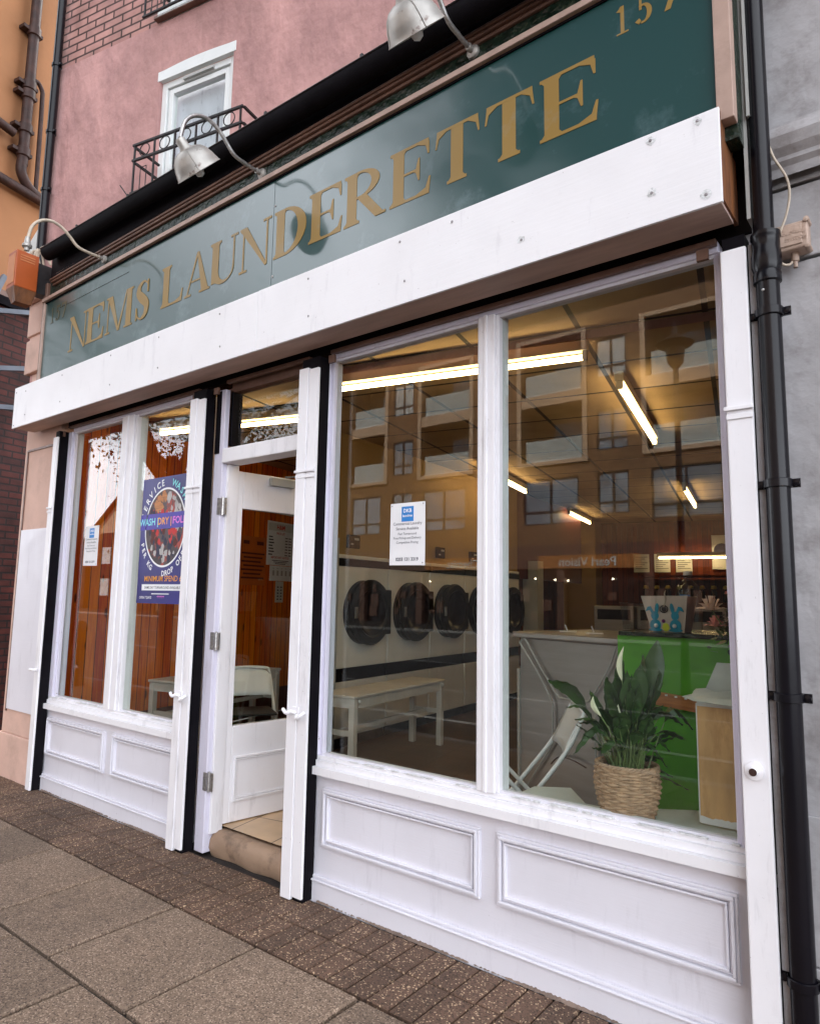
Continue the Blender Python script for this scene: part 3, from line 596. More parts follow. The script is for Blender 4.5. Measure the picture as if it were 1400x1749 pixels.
def shutter_guides():
    for x0, x1, hk in ((-5.455, -5.385, .87), (-3.632, -3.492, .86), (-2.652, -2.512, .875), (-.552, -.470, .93)):
        g = MB(); mid = (x0 + x1) / 2
        if x1 - x0 > .1:
            g.box(x0, mid - .002, -.104, -.085, .004, 2.645); g.box(mid + .002, x1, -.100, -.085, .02, 2.635); g.box(mid - .002, mid + .002, -.096, -.085, .02, 2.6)
        else: g.box(x0, x1, -.102, -.085, .004, 2.65)
        o = bld('shutter_guide', g, 'white', bevel=.005)
        c = MB(); c.box(x0 + .004, x1 - .006, -.0848, -.014, .0, 2.70); part('channel', c, 'black', o, I4)
        c = MB(); c.box(x0 - .006, x1 + .003, -.112, -.1045, 2.085, 2.098); c.box(x0, x1, -.107, -.1045, 2.055, 2.072); part('joint_bracket', c, 'white', o, I4, bevel=.003)
        if hk:
            h = MB()
            if x1 - x0 > .1:
                h.tube(smoothpath([(x0 - .01, -.12, hk + .012), (x0 + .03, -.135, hk), (mid - .02, -.125, hk + .008), (mid, -.112, hk)]), .009, 8)
                h.tube(smoothpath([(mid + .012, -.112, hk - .01), (mid + .03, -.13, hk - .02), (x1 - .015, -.132, hk - .006), (x1 - .004, -.112, hk + .01)]), .009, 8)
                h.box(mid - .02, mid + .02, -.113, -.1045, hk - .03, hk + .03)
            elif x0 < -5: h.tube([(x0 - .012, -.13, hk), (mid, -.13, hk), (mid + .02, -.108, hk)], .011, 8)
            else: h.lathe([(.028, 0), (.028, .008), (.012, .010), (.012, .03)], (mid - .002, -.103, .935), (0, -1, 0), 14)
            part('hook', h, 'white', o, I4, smooth=True)
            if x0 > -1:
                k = MB(); k.lathe([(.0001, .0315), (.0115, .0312), (.0115, .027)], (mid - .002, -.103, .935), (0, -1, 0), 12); part('lock_core', k, 'rust', o, I4)
shutter_guides()
# shutter slot above the glazing
hd = MB(); hd.box(-5.44, -.47, .0, .10, 2.746, 3.05); hd.box(-5.44, -.47, -.07, -.002, 3.0, 3.05); bld('shutter_slot', hd, 'darkrecess')
hs = MB(); hs.box(-5.36, -3.66, -.03, -.005, 2.722, 2.744); hs.box(-3.38, -2.66, -.03, -.005, 2.722, 2.744); hs.box(-2.5, -.58, -.03, -.005, 2.722, 2.744)
bld('slot_lip', hs, 'brown', bevel=.003)
tb = MB()
for x in (-5.40, -3.66, -3.44, -2.46, -.62): tb.box(x - .02, x + .02, -.06, -.045, 2.66, 2.70)
parts('slot_block', tb, 'brown', SB, I4)

# ---- door recess
def doorway():
    j = MB(); j.box(-3.49, -3.405, -.012, .10, .0, 2.70); l = bld('door_jamb', j, 'lilac', bevel=.006)
    h = MB(); h.box(-3.405, -3.385, .018, .10, .10, 2.235); part('stop', h, 'white', l, I4, bevel=.003)
    bk = MB(); bk.box(-3.485, -3.44, -.0165, -.0125, 2.30, 2.69); bk.box(-3.40, -3.372, .02, .09, 2.345, 2.69); part('bare_patch', bk, 'black', l, I4)
    j = MB(); j.box(-2.665, -2.605, -.01, .10, .0, 2.70); bld('door_jamb', j, 'lilac', bevel=.006)
    j = MB(); j.box(-3.404, -2.666, -.02, .10, 2.236, 2.325); t = bld('transom_bar', j, 'white', bevel=.006)
    f = MB(); f.box(-3.404, -3.385, .02, .08, 2.326, 2.70); f.box(-2.685, -2.666, .02, .08, 2.326, 2.70); f.box(-3.385, -2.685, .02, .08, 2.68, 2.745)
    fr = bld('fanlight_frame', f, 'brown')
    g = MB(); g.box(-3.384, -2.686, .045, .051, 2.327, 2.679); part('pane', g, 'glass', fr, I4)
    s = MB(); n = 14
    pr = [(.045, -.02), (.028, .03), (.030, .07), (.045, .098), (.075, .112), (.30, .118), (.30, -.02)]
    for i in range(n):
        xa = -3.40 + .74 * i / n; xb = -3.40 + .74 * (i + 1) / n
        for k in range(len(pr) - 1):
            wob = lambda x, q: (x, q[0] + .004 * sin(x * 23 + q[1] * 40), q[1] + .003 * sin(x * 17))
            s.quad(wob(xa, pr[k]), wob(xb, pr[k]), wob(xb, pr[k + 1]), wob(xa, pr[k + 1]))
    bld('doorstep', s, 'step', smooth=True)
    # door leaf: local frame, x along leaf from hinge, y outward face normal (towards +X world)
    DF = frame(-3.400, .035, 0, R(82))
    d = MB(); W = .74; Z0, Z1 = .135, 2.205; y0, y1 = 0, .044
    d.box(0, .105, y0, y1, Z0, Z1); d.box(W - .105, W, y0, y1, Z0, Z1); d.box(.105, W - .105, y0, y1, 1.975, Z1); d.box(.105, W - .105, y0, y1, Z0, .68)
    dr = bld('door', d, 'white', DF, bevel=.004)
    mo = MB(); F2 = DF @ Matrix.Rotation(0, 4, 'Z')
    for a, b, dd in ((0, .012, .012), (.014, .024, .007)):
        x0, x1, z0, z1 = .125, W - .125, .25, .505
        for yy0, yy1 in ((y0 - dd, y0 - .001), ):
            mo.box(x0 + a, x1 - a, yy0, yy1, z1 - b, z1 - a); mo.box(x0 + a, x1 - a, yy0, yy1, z0 + a, z0 + b); mo.box(x0 + a, x0 + b, yy0, yy1, z0 + b, z1 - b); mo.box(x1 - b, x1 - a, yy0, yy1, z0 + b, z1 - b)
        mo2 = MB()
    part('panel_moulding', mo, 'white', dr, DF, bevel=.002)
    gl = MB(); gl.box(.106, W - .106, .018, .024, .681, 1.974); part('pane', gl, 'glass', dr, DF)
    cl = MB(); cl.box(.28, .46, -.035, -.002, 2.14, 2.19); part('door_closer', cl, 'post', dr, DF, bevel=.004)
    am = MB(); am.tube([(.37, -.05, 2.20), (.60, -.16, 2.235)], .007, 6); am.tube([(.60, -.16, 2.235), (.30, -.30, 2.235)], .007, 6); part('closer_arm', am, 'hinge', dr, DF)
    for z in (1.975, 1.18, .39):
        h = MB(); h.tube([(-3.392, -.004, z - .055), (-3.392, -.004, z + .055)], .0075, 10); h.box(-3.432, -3.398, -.0145, -.0125, z - .05, z + .05)
        h.box(-3.386, -3.366, -.004, .006, z - .05, z + .05)
        sc = h
        for dx in (-.024, -.010):
            for dz in (-.032, 0, .032): sc.lathe([(.0001, .0022), (.0035, .0016), (.004, 0)], (-3.405 + dx + .002, -.0146, z + dz), (0, -1, 0), 8)
        part('hinge', h, 'hinge', dr, I4)
doorway()

# ================================================================== FASCIA, SIGN, CORNICE
def fascia():
    t = thing('fascia_board', 'long white screwed board boxed out under the green sign', 'fascia board', (-3.2, -.17, 2.748))
    a = MB(); a.box(-5.868, -2.842, -.250, -.238, 2.748, 3.082); part('face_board', a, 'board', t, I4, bevel=.002)
    a = MB(); a.box(-2.8385, -.502, -.2505, -.2385, 2.747, 3.083); part('face_board', a, 'board', t, I4, bevel=.002)
    s = MB(); s.box(-5.860, -2.84, -.2375, -.075, 2.752, 2.764); s.box(-2.8395, -.510, -.2375, -.075, 2.752, 2.764); parts('soffit', s, 'soffit', t, I4)
    e = MB(); e.box(-.516, -.503, -.2375, -.03, 2.765, 3.08); e.box(-5.866, -5.853, -.2375, -.06, 2.765, 3.08); parts('end_board', e, 'soffitend', t, I4)
    tp = MB(); tp.box(-5.85, -.517, -.2375, -.165, 3.06, 3.075); tp.box(-5.85, -.517, -.09, -.074, 2.765, 3.05); part('top_board', tp, 'soffit', t, I4)
    sc = MB(); rnd = random.Random(2)
    P = [(-1.239, 2.853), (-.728, 3.056), (-.57, 3.060), (-.552, 2.787), (-.729, 2.859), (-1.856, 3.045), (-1.825, 2.85), (-1.571, 3.043), (-3.173, 3.036), (-3.156, 2.84), (-3.79, 3.04), (-3.781, 2.841), (-4.368, 3.045), (-4.355, 2.838), (-5.059, 3.04), (-5.061, 2.839), (-5.66, 3.025), (-5.644, 2.832), (-2.45, 3.04), (-2.44, 2.84), (-5.83, 3.04), (-5.835, 2.77)]
    for x, z in P: sc.lathe([(.0001, .003), (.005, .0024), (.0058, 0)], (x, -.2512, z), (0, -1, 0), 10)
    parts('screw', sc, 'screw', t, I4)
    w = MB()
    for x, z in ((-.728, 3.056), (-.57, 3.060), (-.552, 2.787), (-.729, 2.859), (-1.239, 2.853)):
        n = 9; pts = [(x + (.011 + rnd.random() * .010) * cos(2 * pi * k / n), z + (.011 + rnd.random() * .010) * sin(2 * pi * k / n)) for k in range(n)]
        w.face([(p, -.2514, q) for p, q in pts][::-1])
    parts('filler_patch', w, 'caulk', t, I4)
fascia()

# serif capitals, unit cap height
def glyph(ch, w):
    s = .235; t = .052; e = .072; out = []; a = out.append
    def rect(x0, x1, y0, y1): a([(x0, y0), (x1, y0), (x1, y1), (x0, y1)])
    def stem(x, top=True, bot=True, wd=s, ex=e):
        rect(x, x + wd, t, 1 - t)
        for on, y0, y1, sg in ((top, 1 - t, 1, -1), (bot, 0, t, 1)):
            if on:
                rect(x - ex, x + wd + ex, y0, y1); yb = 1 - t if sg < 0 else t
                a([(x - ex * .6, yb), (x, yb), (x, yb + sg * .05)]); a([(x + wd, yb), (x + wd + ex * .6, yb), (x + wd, yb + sg * .05)])
    def arc(cx, cy, rx, ry, rx2, ry2, a0, a1, dx=0, n=14):
        for i in range(n):
            u = R(a0 + (a1 - a0) * i / n); v = R(a0 + (a1 - a0) * (i + 1) / n)
            a([(cx + dx + rx2 * cos(u), cy + ry2 * sin(u)), (cx + rx * cos(u), cy + ry * sin(u)), (cx + rx * cos(v), cy + ry * sin(v)), (cx + dx + rx2 * cos(v), cy + ry2 * sin(v))])
    if ch in 'EL':
        stem(e); rect(e + s, w - .03, 0, t)
        a([(w - .30, t), (w - .03, t), (w, .30), (w - .035, .30), (w - .10, .12)])
        if ch == 'E':
            rect(e + s, w - .05, 1 - t, 1); a([(w - .28, 1 - t), (w - .11, .88), (w - .065, .72), (w - .035, .72), (w - .035, 1 - t)])
            m = w - .26; rect(e + s, m - .05, .49, .53); a([(m - .11, .49), (m - .05, .53), (m, .71), (m + .03, .71), (m + .03, .31), (m, .31), (m - .05, .46)])
    elif ch == 'T':
        x = w / 2 - s / 2; stem(x, top=False); rect(.03, w - .03, 1 - t, 1); rect(x, x + s, 1 - t - .001, 1 - t)
        a([(.0, .70), (.03, .70), (.07, .86), (.22, 1 - t), (.03, 1 - t)]); a([(w, .70), (w - .03, .70), (w - .07, .86), (w - .22, 1 - t), (w - .03, 1 - t)])
    elif ch == 'N':
        rect(.10, .145, t, 1 - t); rect(0, .25, 0, t); rect(w - .145, w - .10, 0, 1 - t); rect(w - .25, w, 1 - t, 1)
        a([(0, 1), (.22, 1), (w - .10, 0), (w - .16, 0), (.10, .82), (0, 1 - t)][:4] + [(.10, .86), (0, 1 - t)])
        a([(.10, .86), (.22, 1), (w - .10, .0), (w - .16, -.02)])
    elif ch == 'M':
        rect(.09, .135, t, 1 - t); rect(0, .23, 0, t); rect(0, .26, 1 - t, 1)
        x = w - e - s; rect(x, x + s, t, 1 - t); rect(x - e, w, 0, t); rect(x + .02, w, 1 - t, 1)
        a([(.09, 1 - t), (.30, 1), (w * .53, .0), (w * .47, .0)]); a([(w * .47, .0), (w * .53, .0), (x + .02, 1), (x - .03, 1)])
    elif ch == 'U':
        stem(e, bot=False); xs = e; xr = w - .11; rect(xs, xs + s, .30, .5); rect(xr - .045, xr, .30, 1 - t); rect(xr - .13, w, 1 - t, 1)
        ox = (xs + xr) / 2; orx = (xr - xs) / 2; ix = (xs + s + xr - .045) / 2; irx = (xr - .045 - xs - s) / 2
        arc(ox, .30, orx, .32, irx, .25, 180, 360, ix - ox)
    elif ch == 'D':
        stem(e); x = e + s; arc(x, .5, w - x, .5, w - x - s, .5 - t, -90, 90)
    elif ch in 'R':
        stem(e); x = e + s; mx = w - .26; arc(x + .06, .735, mx - x + .05, .265, mx - x - .14, .22, -90, 90); rect(x, x + .06, 1 - t, 1); rect(x, x + .06, .47, .515)
        a([(x + .03, .475), (x + .24, .50), (w - .06, .05), (w - .22, .0), (x + .26, .0 + .0)][:3] + [(w, t), (w, 0), (w - .24, 0)])
    elif ch == 'A':
        a([(w * .45, 1), (w * .53, 1), (w - .06, t), (w - .06 - .24, t)]); a([(w * .45, 1), (w * .49, .93), (.13, t), (.085, t)]); rect(0, .25, 0, t); rect(w - .38, w, 0, t); rect(w * .27, w * .64, .31, .35)
    elif ch == 'S':
        c = [(w * .82, .70), (w * .80, .86), (w * .55, .975), (w * .28, .88), (w * .24, .70), (w * .50, .53), (w * .76, .36), (w * .72, .12), (w * .44, .025), (w * .20, .12), (w * .14, .30)]
        th = [.012, .02, .025, .07, .105, .125, .105, .07, .025, .02, .012]
        P = smoothpath([(x, y, 0) for x, y in c], 5); T = []
        for i in range(len(P)):
            k = i / 5; i0 = min(int(k), 9); f = k - i0; T.append(th[i0] * (1 - f) + th[i0 + 1] * f)
        for i in range(len(P) - 1):
            d = (P[i + 1] - P[i]).normalized(); nrm = Vector((-d.y, d.x, 0))
            if i == 0: pn = nrm
            a([tuple((P[i] + pn * T[i])[:2]), tuple((P[i + 1] + nrm * T[i + 1])[:2]), tuple((P[i + 1] - nrm * T[i + 1])[:2]), tuple((P[i] - pn * T[i])[:2])]); pn = nrm
        rect(w * .79, w * .85, .66, .98); rect(w * .10, w * .16, .02, .34)
    elif ch == '1':
        rect(w * .38, w * .62, t, 1); rect(w * .1, w * .9, 0, t); a([(w * .1, .86), (w * .38, .80), (w * .38, 1), (w * .30, .93)])
    elif ch == '5':
        rect(.14, w * .9, .84, 1); rect(.14, .22, .50, .84); arc(w * .42, .34, w * .46, .34, w * .20, .27, -110, 120)
        a([(0, .14), (.12, .02), (.2, .1), (.14, .22)])
    elif ch == '7':
        rect(.04, w, .83, 1); rect(0, .06, .70, 1); a([(w, .83), (w - .18, .83), (w * .22, 0), (w * .52, 0)])
    return out
def sign():
    Y = -.200
    t = thing('shop_sign', 'long teal green launderette sign with gold serif capitals above the white board', 'sign', (-3.04, -.18, 3.0))
    b = MB(); b.box(-5.548, -2.802, Y + .0005, Y + .02, 3.03, 3.745); b.box(-2.798, -.517, Y, Y + .02, 3.03, 3.745); part('sign_panel', b, 'teal', t, I4)
    f = MB(); f.box(-5.58, -.46, Y - .025, Y + .03, 3.746, 3.775); f.box(-5.578, -5.549, Y - .012, Y + .03, 3.03, 3.7455); part('sign_frame', f, 'framestrip', t, I4, bevel=.003)
    f = MB(); f.box(-.516, -.462, Y - .022, Y + .03, 3.05, 3.7455); part('sign_frame', f, 'framestrip', t, I4, bevel=.003)
    g = MB(); g.box(-5.55, -.517, Y - .006, Y - .001, 3.735, 3.7455); part('shadow_line_strip', g, 'black', t, I4)  # solid black strip painted in as the shadow line under the frame
    h = .272; z0 = 3.248
    L_ = [('N', -5.113, -4.837), ('E', -4.850, -4.600), ('M', -4.575, -4.221), ('S', -4.195, -4.006), ('L', -3.880, -3.640), ('A', -3.62, -3.362), ('U', -3.366, -3.106), ('N', -3.086, -2.816),
          ('D', -2.790, -2.535), ('E', -2.515, -2.275), ('R', -2.262, -1.990), ('E', -1.965, -1.726), ('T', -1.701, -1.466), ('T', -1.440, -1.205), ('E', -1.180, -.934)]
    for k, (ch, xa, xb) in enumerate(L_):
        m = MB(); zz = z0 + (.015 if k > 3 else .004 * k - .01)
        for i, poly in enumerate(glyph(ch, (xb - xa) / h)):
            m.prism([(p[0] * h, p[1] * h) for p in poly], face_m(xa, Y - .0004, zz), .0012 + i * .00006)
        part('letter', m, 'gold', t, I4)
    for x0, zz, hh, col in ((-.864, 3.565, .115, 'gold'), (-5.452, 3.545, .125, 'darkgold')):
        m = MB(); x = x0; sc = hh
        for j, ch in enumerate('157'):
            w = .5 if ch == '1' else .62
            for i, poly in enumerate(glyph(ch, w)): m.prism([(p[0] * sc, p[1] * sc) for p in poly], face_m(x, Y - .0004, zz + j * .002), .0011 + i * .00006)
            x += (w + .17) * sc
        part('street_number', m, col, t, I4)
    s = MB(); s.box(-5.3, -4.3, Y - .0012, Y - .0002, 3.640, 3.643); part('scratch', s, 'darkgreen', t, I4)
    s = MB()
    for z in (3.17, 3.58): s.lathe([(.0001, .003), (.006, .002), (.007, 0)], (-2.79, Y - .001, z), (0, -1, 0), 10)
    parts('screw', s, 'hinge', t, I4)
sign()

def cornice():
    b = MB(); b.box(-5.56, -.46, -.175, -.10, 3.0, 3.955); bld('fascia_backing', b, 'darkgreen')
    b = MB(); b.box(-5.64, -5.582, -.19, .0, 3.09, 3.93); bld('fascia_end_post', b, 'brown', bevel=.004)
    l = MB(); l.box(-5.50, -.40, -.205, -.10, 3.898, 3.914); l.box(-5.50, -.40, -.214, -.10, 3.9145, 3.930); l.box(-5.50, -.40, -.190, -.10, 3.8800, 3.8975); bld('cornice', l, 'brown', bevel=.005)
    c = MB(); c.box(-5.48, -.40, -.212, .8, 3.931, 3.945); bld('cornice_flashing', c, 'black')
    c = MB(); c.face([(-5.48, -.2125, 3.9455), (-.2, -.2125, 3.9455), (-.2, -.2125, 3.99), (-5.48, -.2125, 4.12)]); c.face([(-5.48, -.2125, 4.12), (-.2, -.2125, 3.99), (-.2, 1.2, 4.02), (-5.48, .4, 4.13)]); bld('gutter_board', c, 'black')
    t = thing('gutter', 'black half round gutter running along the top of the shopfront', 'gutter', (-3, -.36, 3.93))
    g = MB(); xa, xb = -5.42, -.2; n = 12; R0 = .058; YC = -.276
    za, zb = 4.108, 3.945
    prevs = None
    for k in range(2):
        x = (xa, xb)[k]; z = (za, zb)[k]
        outer = [(x, YC + R0 * cos(pi + pi * i / n), z + R0 * 1.25 * sin(pi + pi * i / n)) for i in range(n + 1)]
        inner = [(x, YC + (R0 - .006) * cos(pi + pi * i / n), z + (R0 - .006) * 1.25 * sin(pi + pi * i / n)) for i in range(n + 1)]
        if prevs:
            for i in range(n):
                g.quad(prevs[0][i], prevs[0][i + 1], outer[i + 1], outer[i]); g.quad(prevs[1][i], inner[i], inner[i + 1], prevs[1][i + 1])
            for i in (0, n): g.quad(prevs[0][i], outer[i], inner[i], prevs[1][i])
        prevs = (outer, inner)
    g.face([(xa, YC + R0 * cos(pi + pi * i / n), za + R0 * 1.25 * sin(pi + pi * i / n)) for i in range(n + 1)])
    part('trough', g, 'black', t, I4, smooth=True)
    rim = MB(); rim.tube([(xa, YC - R0, za), (xb, YC - R0, zb)], .005, 8); part('rim', rim, 'blackgloss', t, I4)
    for x in (-4.85, -4.15, -2.75, -2.05):
        z = za + (zb - za) * (x - xa) / (xb - xa); b = MB(); b.box(x - .008, x + .008, -.335, -.19, z - .004, z + .022)
        if x == -4.15: b.tube([(x, -.33, z + .01), (x - .05, -.36, z + .09)], .004, 6)
        part('bracket', b, 'iron', t, I4)
cornice()

# ================================================================== SWAN NECK LAMPS
def lamp(x, z, label, shade=True):
    """base on the dark fascia at (x,-.18,z)"""
    t = thing('swan_neck_lamp', label, 'lamp', (x, -.176, z), 0, 'swan neck lamps over the sign')
    b = MB(); b.lathe([(.0001, .02), (.018, .02), (.03, .012), (.032, 0)], (0, 0, 0), (0, -1, 0), 16); b.tube([(0, -.015, 0), (0, -.045, .0)], .016, 10); part('wall_plate', b, 'galv', t, smooth=True)
    a = MB(); a.tube(smoothpath([(0, -.04, 0), (0, -.12, 0), (0, -.20, .01), (0, -.26, .06), (0, -.32, .102), (0, -.39, .115), (0, -.46, .085), (0, -.51, .02), (0, -.53, -.08)], 8), .0105, 10); part('arm', a, 'hinge' if shade else 'cable', t, smooth=True)
    if shade:
        ax = Vector((0, .74, -.673)); rc = Vector((0, -.40, -.21)); ap = rc - ax * .13
        c = MB(); c.lathe([(.0001, -.055), (.020, -.055), (.026, -.045), (.028, -.01), (.042, .008)], ap, ax, 20); part('lamp_holder', c, 'galv', t, smooth=True)
        K = .78
        pr = [(.030, 0), (.062, .006), (.096, .024), (.121, .055), (.134, .09), (.1365, .094), (.142, .115), (.148, .14), (.154, .162), (.160, .170)]
        inn = [(.155, .168), (.146, .15), (.135, .118), (.125, .088), (.110, .05), (.08, .02), (.02, .01)]
        pr = [(a * K, b * K * .88) for a, b in pr]; inn = [(a * K, b * K * .88) for a, b in inn]
        s = MB(); s.lathe(pr + inn, ap, ax, 40); sh = part('lamp_shade', s, 'galv', t, smooth=True)
        rb = MB(); ux = Vector((1, 0, 0)); uy = ax.cross(ux)
        for k in range(4):
            an = k * pi / 2 + .75; rb.tube([ap + ax * z_ + (ux * cos(an) + uy * sin(an)) * (r + .001) for r, z_ in pr], .0022, 6)
        part('seam', rb, 'galv', sh, smooth=True)
        u = MB(); u.lathe([(.014, .02), (.026, .06), (.03, .10), (.02, .135), (.0001, .145)], ap, ax, 16); part('bulb', u, 'paperpale', t, smooth=True)
    else:
        c = MB(); c.lathe([(.0001, .0), (.014, -.005), (.018, -.03), (.020, -.05), (.030, -.06), (.030, -.075), (.016, -.08), (.016, -.10), (.0001, -.102)], (0, -.53, -.06), (0, 0, 1), 16); part('lamp_holder', c, 'galv', t, smooth=True)
    return t
lamp(-4.70, 3.865, 'bare swan neck lamp arm without a shade at the left end of the sign', False)
lamp(-2.945, 3.841, 'swan neck lamp with rust spotted metal shade in front of the small balcony railing')
lamp(-1.515, 3.860, 'swan neck lamp with clean metal shade cut by the top edge of the photo')

# ================================================================== BALCONY RAILINGS
def railing(x0, x1, z, drop, label, proj=.24):
    t = thing('window_railing', label, 'railing', tuple(UW @ Vector(((x0 + x1) / 2, -proj / 2, z - drop))), R(12.5), 'iron railings under the upper windows')
    r = MB(); cx = (x0 + x1) / 2; a, b = x0 - cx, x1 - cx; y0, y1 = -proj / 2, proj / 2; zt = drop
    for zz in (zt, zt - .125):
        r.box(a, b, y0 - .009, y0 + .009, zz - .008, zz + .008); r.box(a - .009, a + .009, y0 + .01, y1, zz - .008, zz + .008); r.box(b - .009, b + .009, y0 + .01, y1, zz - .008, zz + .008)
    r.box(a, b, y0 - .008, y0 + .008, .0, .014); part('rail', r, 'iron', t)
    n = 5
    for i in range(n + 1):
        x = a + .02 + (b - a - .04) * i / n
        m = MB(); m.box(x - .006, x + .006, y0 - .006, y0 + .006, .012, zt - .008); part('bar', m, 'iron', t)
    m = MB()
    for i in range(n):
        x = a + .02 + (b - a - .04) * (i + .5) / n
        m.tube([(x + .05 * cos(q * pi / 8), y0, zt - .0625 + .05 * sin(q * pi / 8)) for q in range(17)], .0045, 6, cap=False)
    parts('scroll', m, 'iron', t)
    m = MB()
    for i in range(n):
        if i % 2 == 0:
            x = a + .02 + (b - a - .04) * (i + .5) / n; m.tube([(x - .03, y0, .02), (x - .03, y0, zt - .20), (x + .03, y0, zt - .20), (x + .03, y0, .02)], .004, 6)
    parts('hoop', m, 'iron', t)
railing(1.24, 2.30, 4.868, .40, 'low black iron window guard in front of the small white upstairs window', .26)
railing(1.24, 2.30, 6.46, .50, 'black iron window guard cut by the top edge of the photo', .26)

# ================================================================== PIPES
def clip(mb, x, y, z, r, w):
    mb.lathe([(r + .004, -.014), (r + .007, -.012), (r + .007, .012), (r + .004, .014)], (x, y, z), (0, 0, 1), 20); mb.box(x - r - w, x + r + w, y + r * .2, y + r * .2 + .010, z - .014, z + .014)
    for s in (-1, 1): mb.lathe([(.0001, .012), (.011, .010), (.012, 0)], (x + s * (r + w - .012), y + r * .2, z), (0, -1, 0), 10)
def pipes():
    t = thing('downpipe', 'glossy black downpipe on the pink wall beside the orange building', 'downpipe', (-6.02, -.08, 4.15))
    p = MB(); x, y = -6.03, -.085; p.tube([(x, y, 4.1), (x, y, 12)], .036, 16); part('pipe', p, 'blackgloss', t, I4, smooth=True)
    for z in (4.95, 6.15, 5.5):
        m = MB(); clip(m, x, y, z, .036, .03); part('clip', m, 'blackgloss', t, I4, smooth=True)
    t = thing('downpipe', 'wide glossy black downpipe between the shopfront and the grey wall', 'downpipe', (-.395, -.10, 0))
    p = MB(); X = -.412; Yp = -.085
    p.tube([(X, Yp, -.1), (X, Yp, 2.60)], .036, 24); part('pipe', p, 'blackgloss', t, I4, smooth=True)
    p = MB(); p.tube([(X - .004, Yp, 2.62), (X - .004, Yp, 5.2)], .0325, 24); part('pipe', p, 'blackgloss', t, I4, smooth=True)
    c = MB(); c.lathe([(.034, 2.50), (.043, 2.505), (.043, 2.535), (.040, 2.54), (.046, 2.56), (.046, 2.60), (.043, 2.62), (.043, 2.655), (.046, 2.66), (.046, 2.675), (.034, 2.68)], (X, Yp, 0), (0, 0, 1), 28); part('collar', c, 'blackgloss', t, I4, smooth=True)
    for z in (2.40, 1.83, 1.165, .35):
        m = MB(); clip(m, X, Yp, z, .036, .026); part('clip', m, 'blackgloss', t, I4, smooth=True)
    s = MB(); s.lathe([(.0001, .004), (.004, .003), (.005, 0)], (X - .008, Yp - .036, 2.47), (0, -1, 0), 8); part('screw', s, 'hinge', t, I4)
    c = MB(); c.box(-.4685, -.448, -.075, -.02, .0, 2.66); part('cover_strip', c, 'grey', SB, I4)
    c = MB(); c.box(-.462, -.450, -.10, -.02, 2.74, 5.2); c.box(-.445, -.436, -.12, -.04, 3.1, 5.2); part('upper_edge_strip', c, 'post', SB, I4)
pipes()

# ================================================================== RIGHT GREY WALL + BOX + CABLE
def right_wall():
    t = thing('neighbour_wall', 'grey rendered pilaster with a moulded band at the right edge', 'wall', (.2, .1, 0))
    w = MB(); w.box(-.505, 3.0, .02, .6, -.05, 2.60); w.box(-.505, 3.0, .02, .6, 2.612, 2.87); w.box(-.505, 3.0, .02, .6, 2.882, 12); part('wall', w, 'grey', t, I4, bevel=.004)
    w = MB(); w.box(-.43, 3.0, .005, .0195, -.05, .36); w.box(-.43, 3.0, .007, .0195, .366, .80); part('base_course', w, 'grey', t, I4, bevel=.003)
    m = MB(); prof = [(-.015, 2.90), (-.020, 2.93), (-.035, 2.945), (-.035, 2.96), (-.055, 2.985), (-.068, 3.02), (-.062, 3.055), (-.03, 3.075), (-.03, 3.085)]
    for i in range(len(prof) - 1):
        (a, b), (c, d) = prof[i], prof[i + 1]; m.quad((-.43, a, b), (3, a, b), (3, c, d), (-.43, c, d))
    m.face([(-.43, a, b) for a, b in prof] + [(-.43, .02, 3.085), (-.43, .02, 2.90)])
    m.quad((-.43, -.03, 3.085), (3, -.03, 3.085), (3, .02, 3.085), (-.43, .02, 3.085)); part('moulding', m, 'grey', t, I4)
    m = MB(); m.box(-.43, 3, -.03, .018, 3.66, 3.74); m.box(-.43, 3, -.06, .018, 3.741, 3.80); part('upper_moulding', m, 'grey', t, I4, bevel=.01)
    b = thing('switch_box', 'cast metal switch box painted pinkish brown with raised lettering on the grey wall', 'junction box', (-.345, -.01, 2.66))
    c = MB(); c.box(-.053, .053, -.045, .024, -.047, .047); part('case', c, 'jbox', b, bevel=.007, seg=3)
    l = MB(); l.box(-.040, .036, -.050, -.0455, -.034, .036); part('lid', l, 'jbox', b, bevel=.003)
    e = MB()
    for dx, dz in ((-.05, .045), (.05, .045), (.05, -.045), (-.05, -.045)): e.lathe([(.0001, .052), (.009, .050), (.010, .0)], (dx, .0, dz), (0, -1, 0), 10)
    parts('lug', e, 'jbox', b, smooth=True)
    x = MB(); x.mesh(text_me('CU.. F-RAIL', .017, 'LEFT', .0004, .0008), face_m(-.036, -.0508, .004)); x.mesh(text_me('SWITCH', .017, 'LEFT', .0004, .0008), face_m(-.014, -.0508, -.018)); x.mesh(text_me('AR', .015, 'LEFT', .0004, .0008), face_m(-.037, -.0508, .022)); part('raised_lettering', x, 'jbox', b)
    g = MB(); g.lathe([(.0001, 0), (.012, 0), (.012, -.028), (.007, -.03), (.007, -.05)], (.008, -.01, -.047), (0, 0, 1), 12); part('cable_gland', g, 'jbox', b, smooth=True)
    k = thing('cable', 'thin grubby cable looping down to the switch box', 'cable', (-.37, -.02, 2.8))
    m = MB(); m.tube(smoothpath([(-.44, -.045, 3.035), (-.400, -.06, 3.02), (-.375, -.075, 2.94), (-.345, -.055, 2.87), (-.338, -.06, 2.80), (-.352, -.062, 2.73), (-.375, -.066, 2.665), (-.380, -.058, 2.61), (-.372, -.05, 2.575), (-.352, -.03, 2.575), (-.338, -.02, 2.60)], 8), .0042, 8); part('cord', m, 'cable', k, I4, smooth=True)
right_wall()

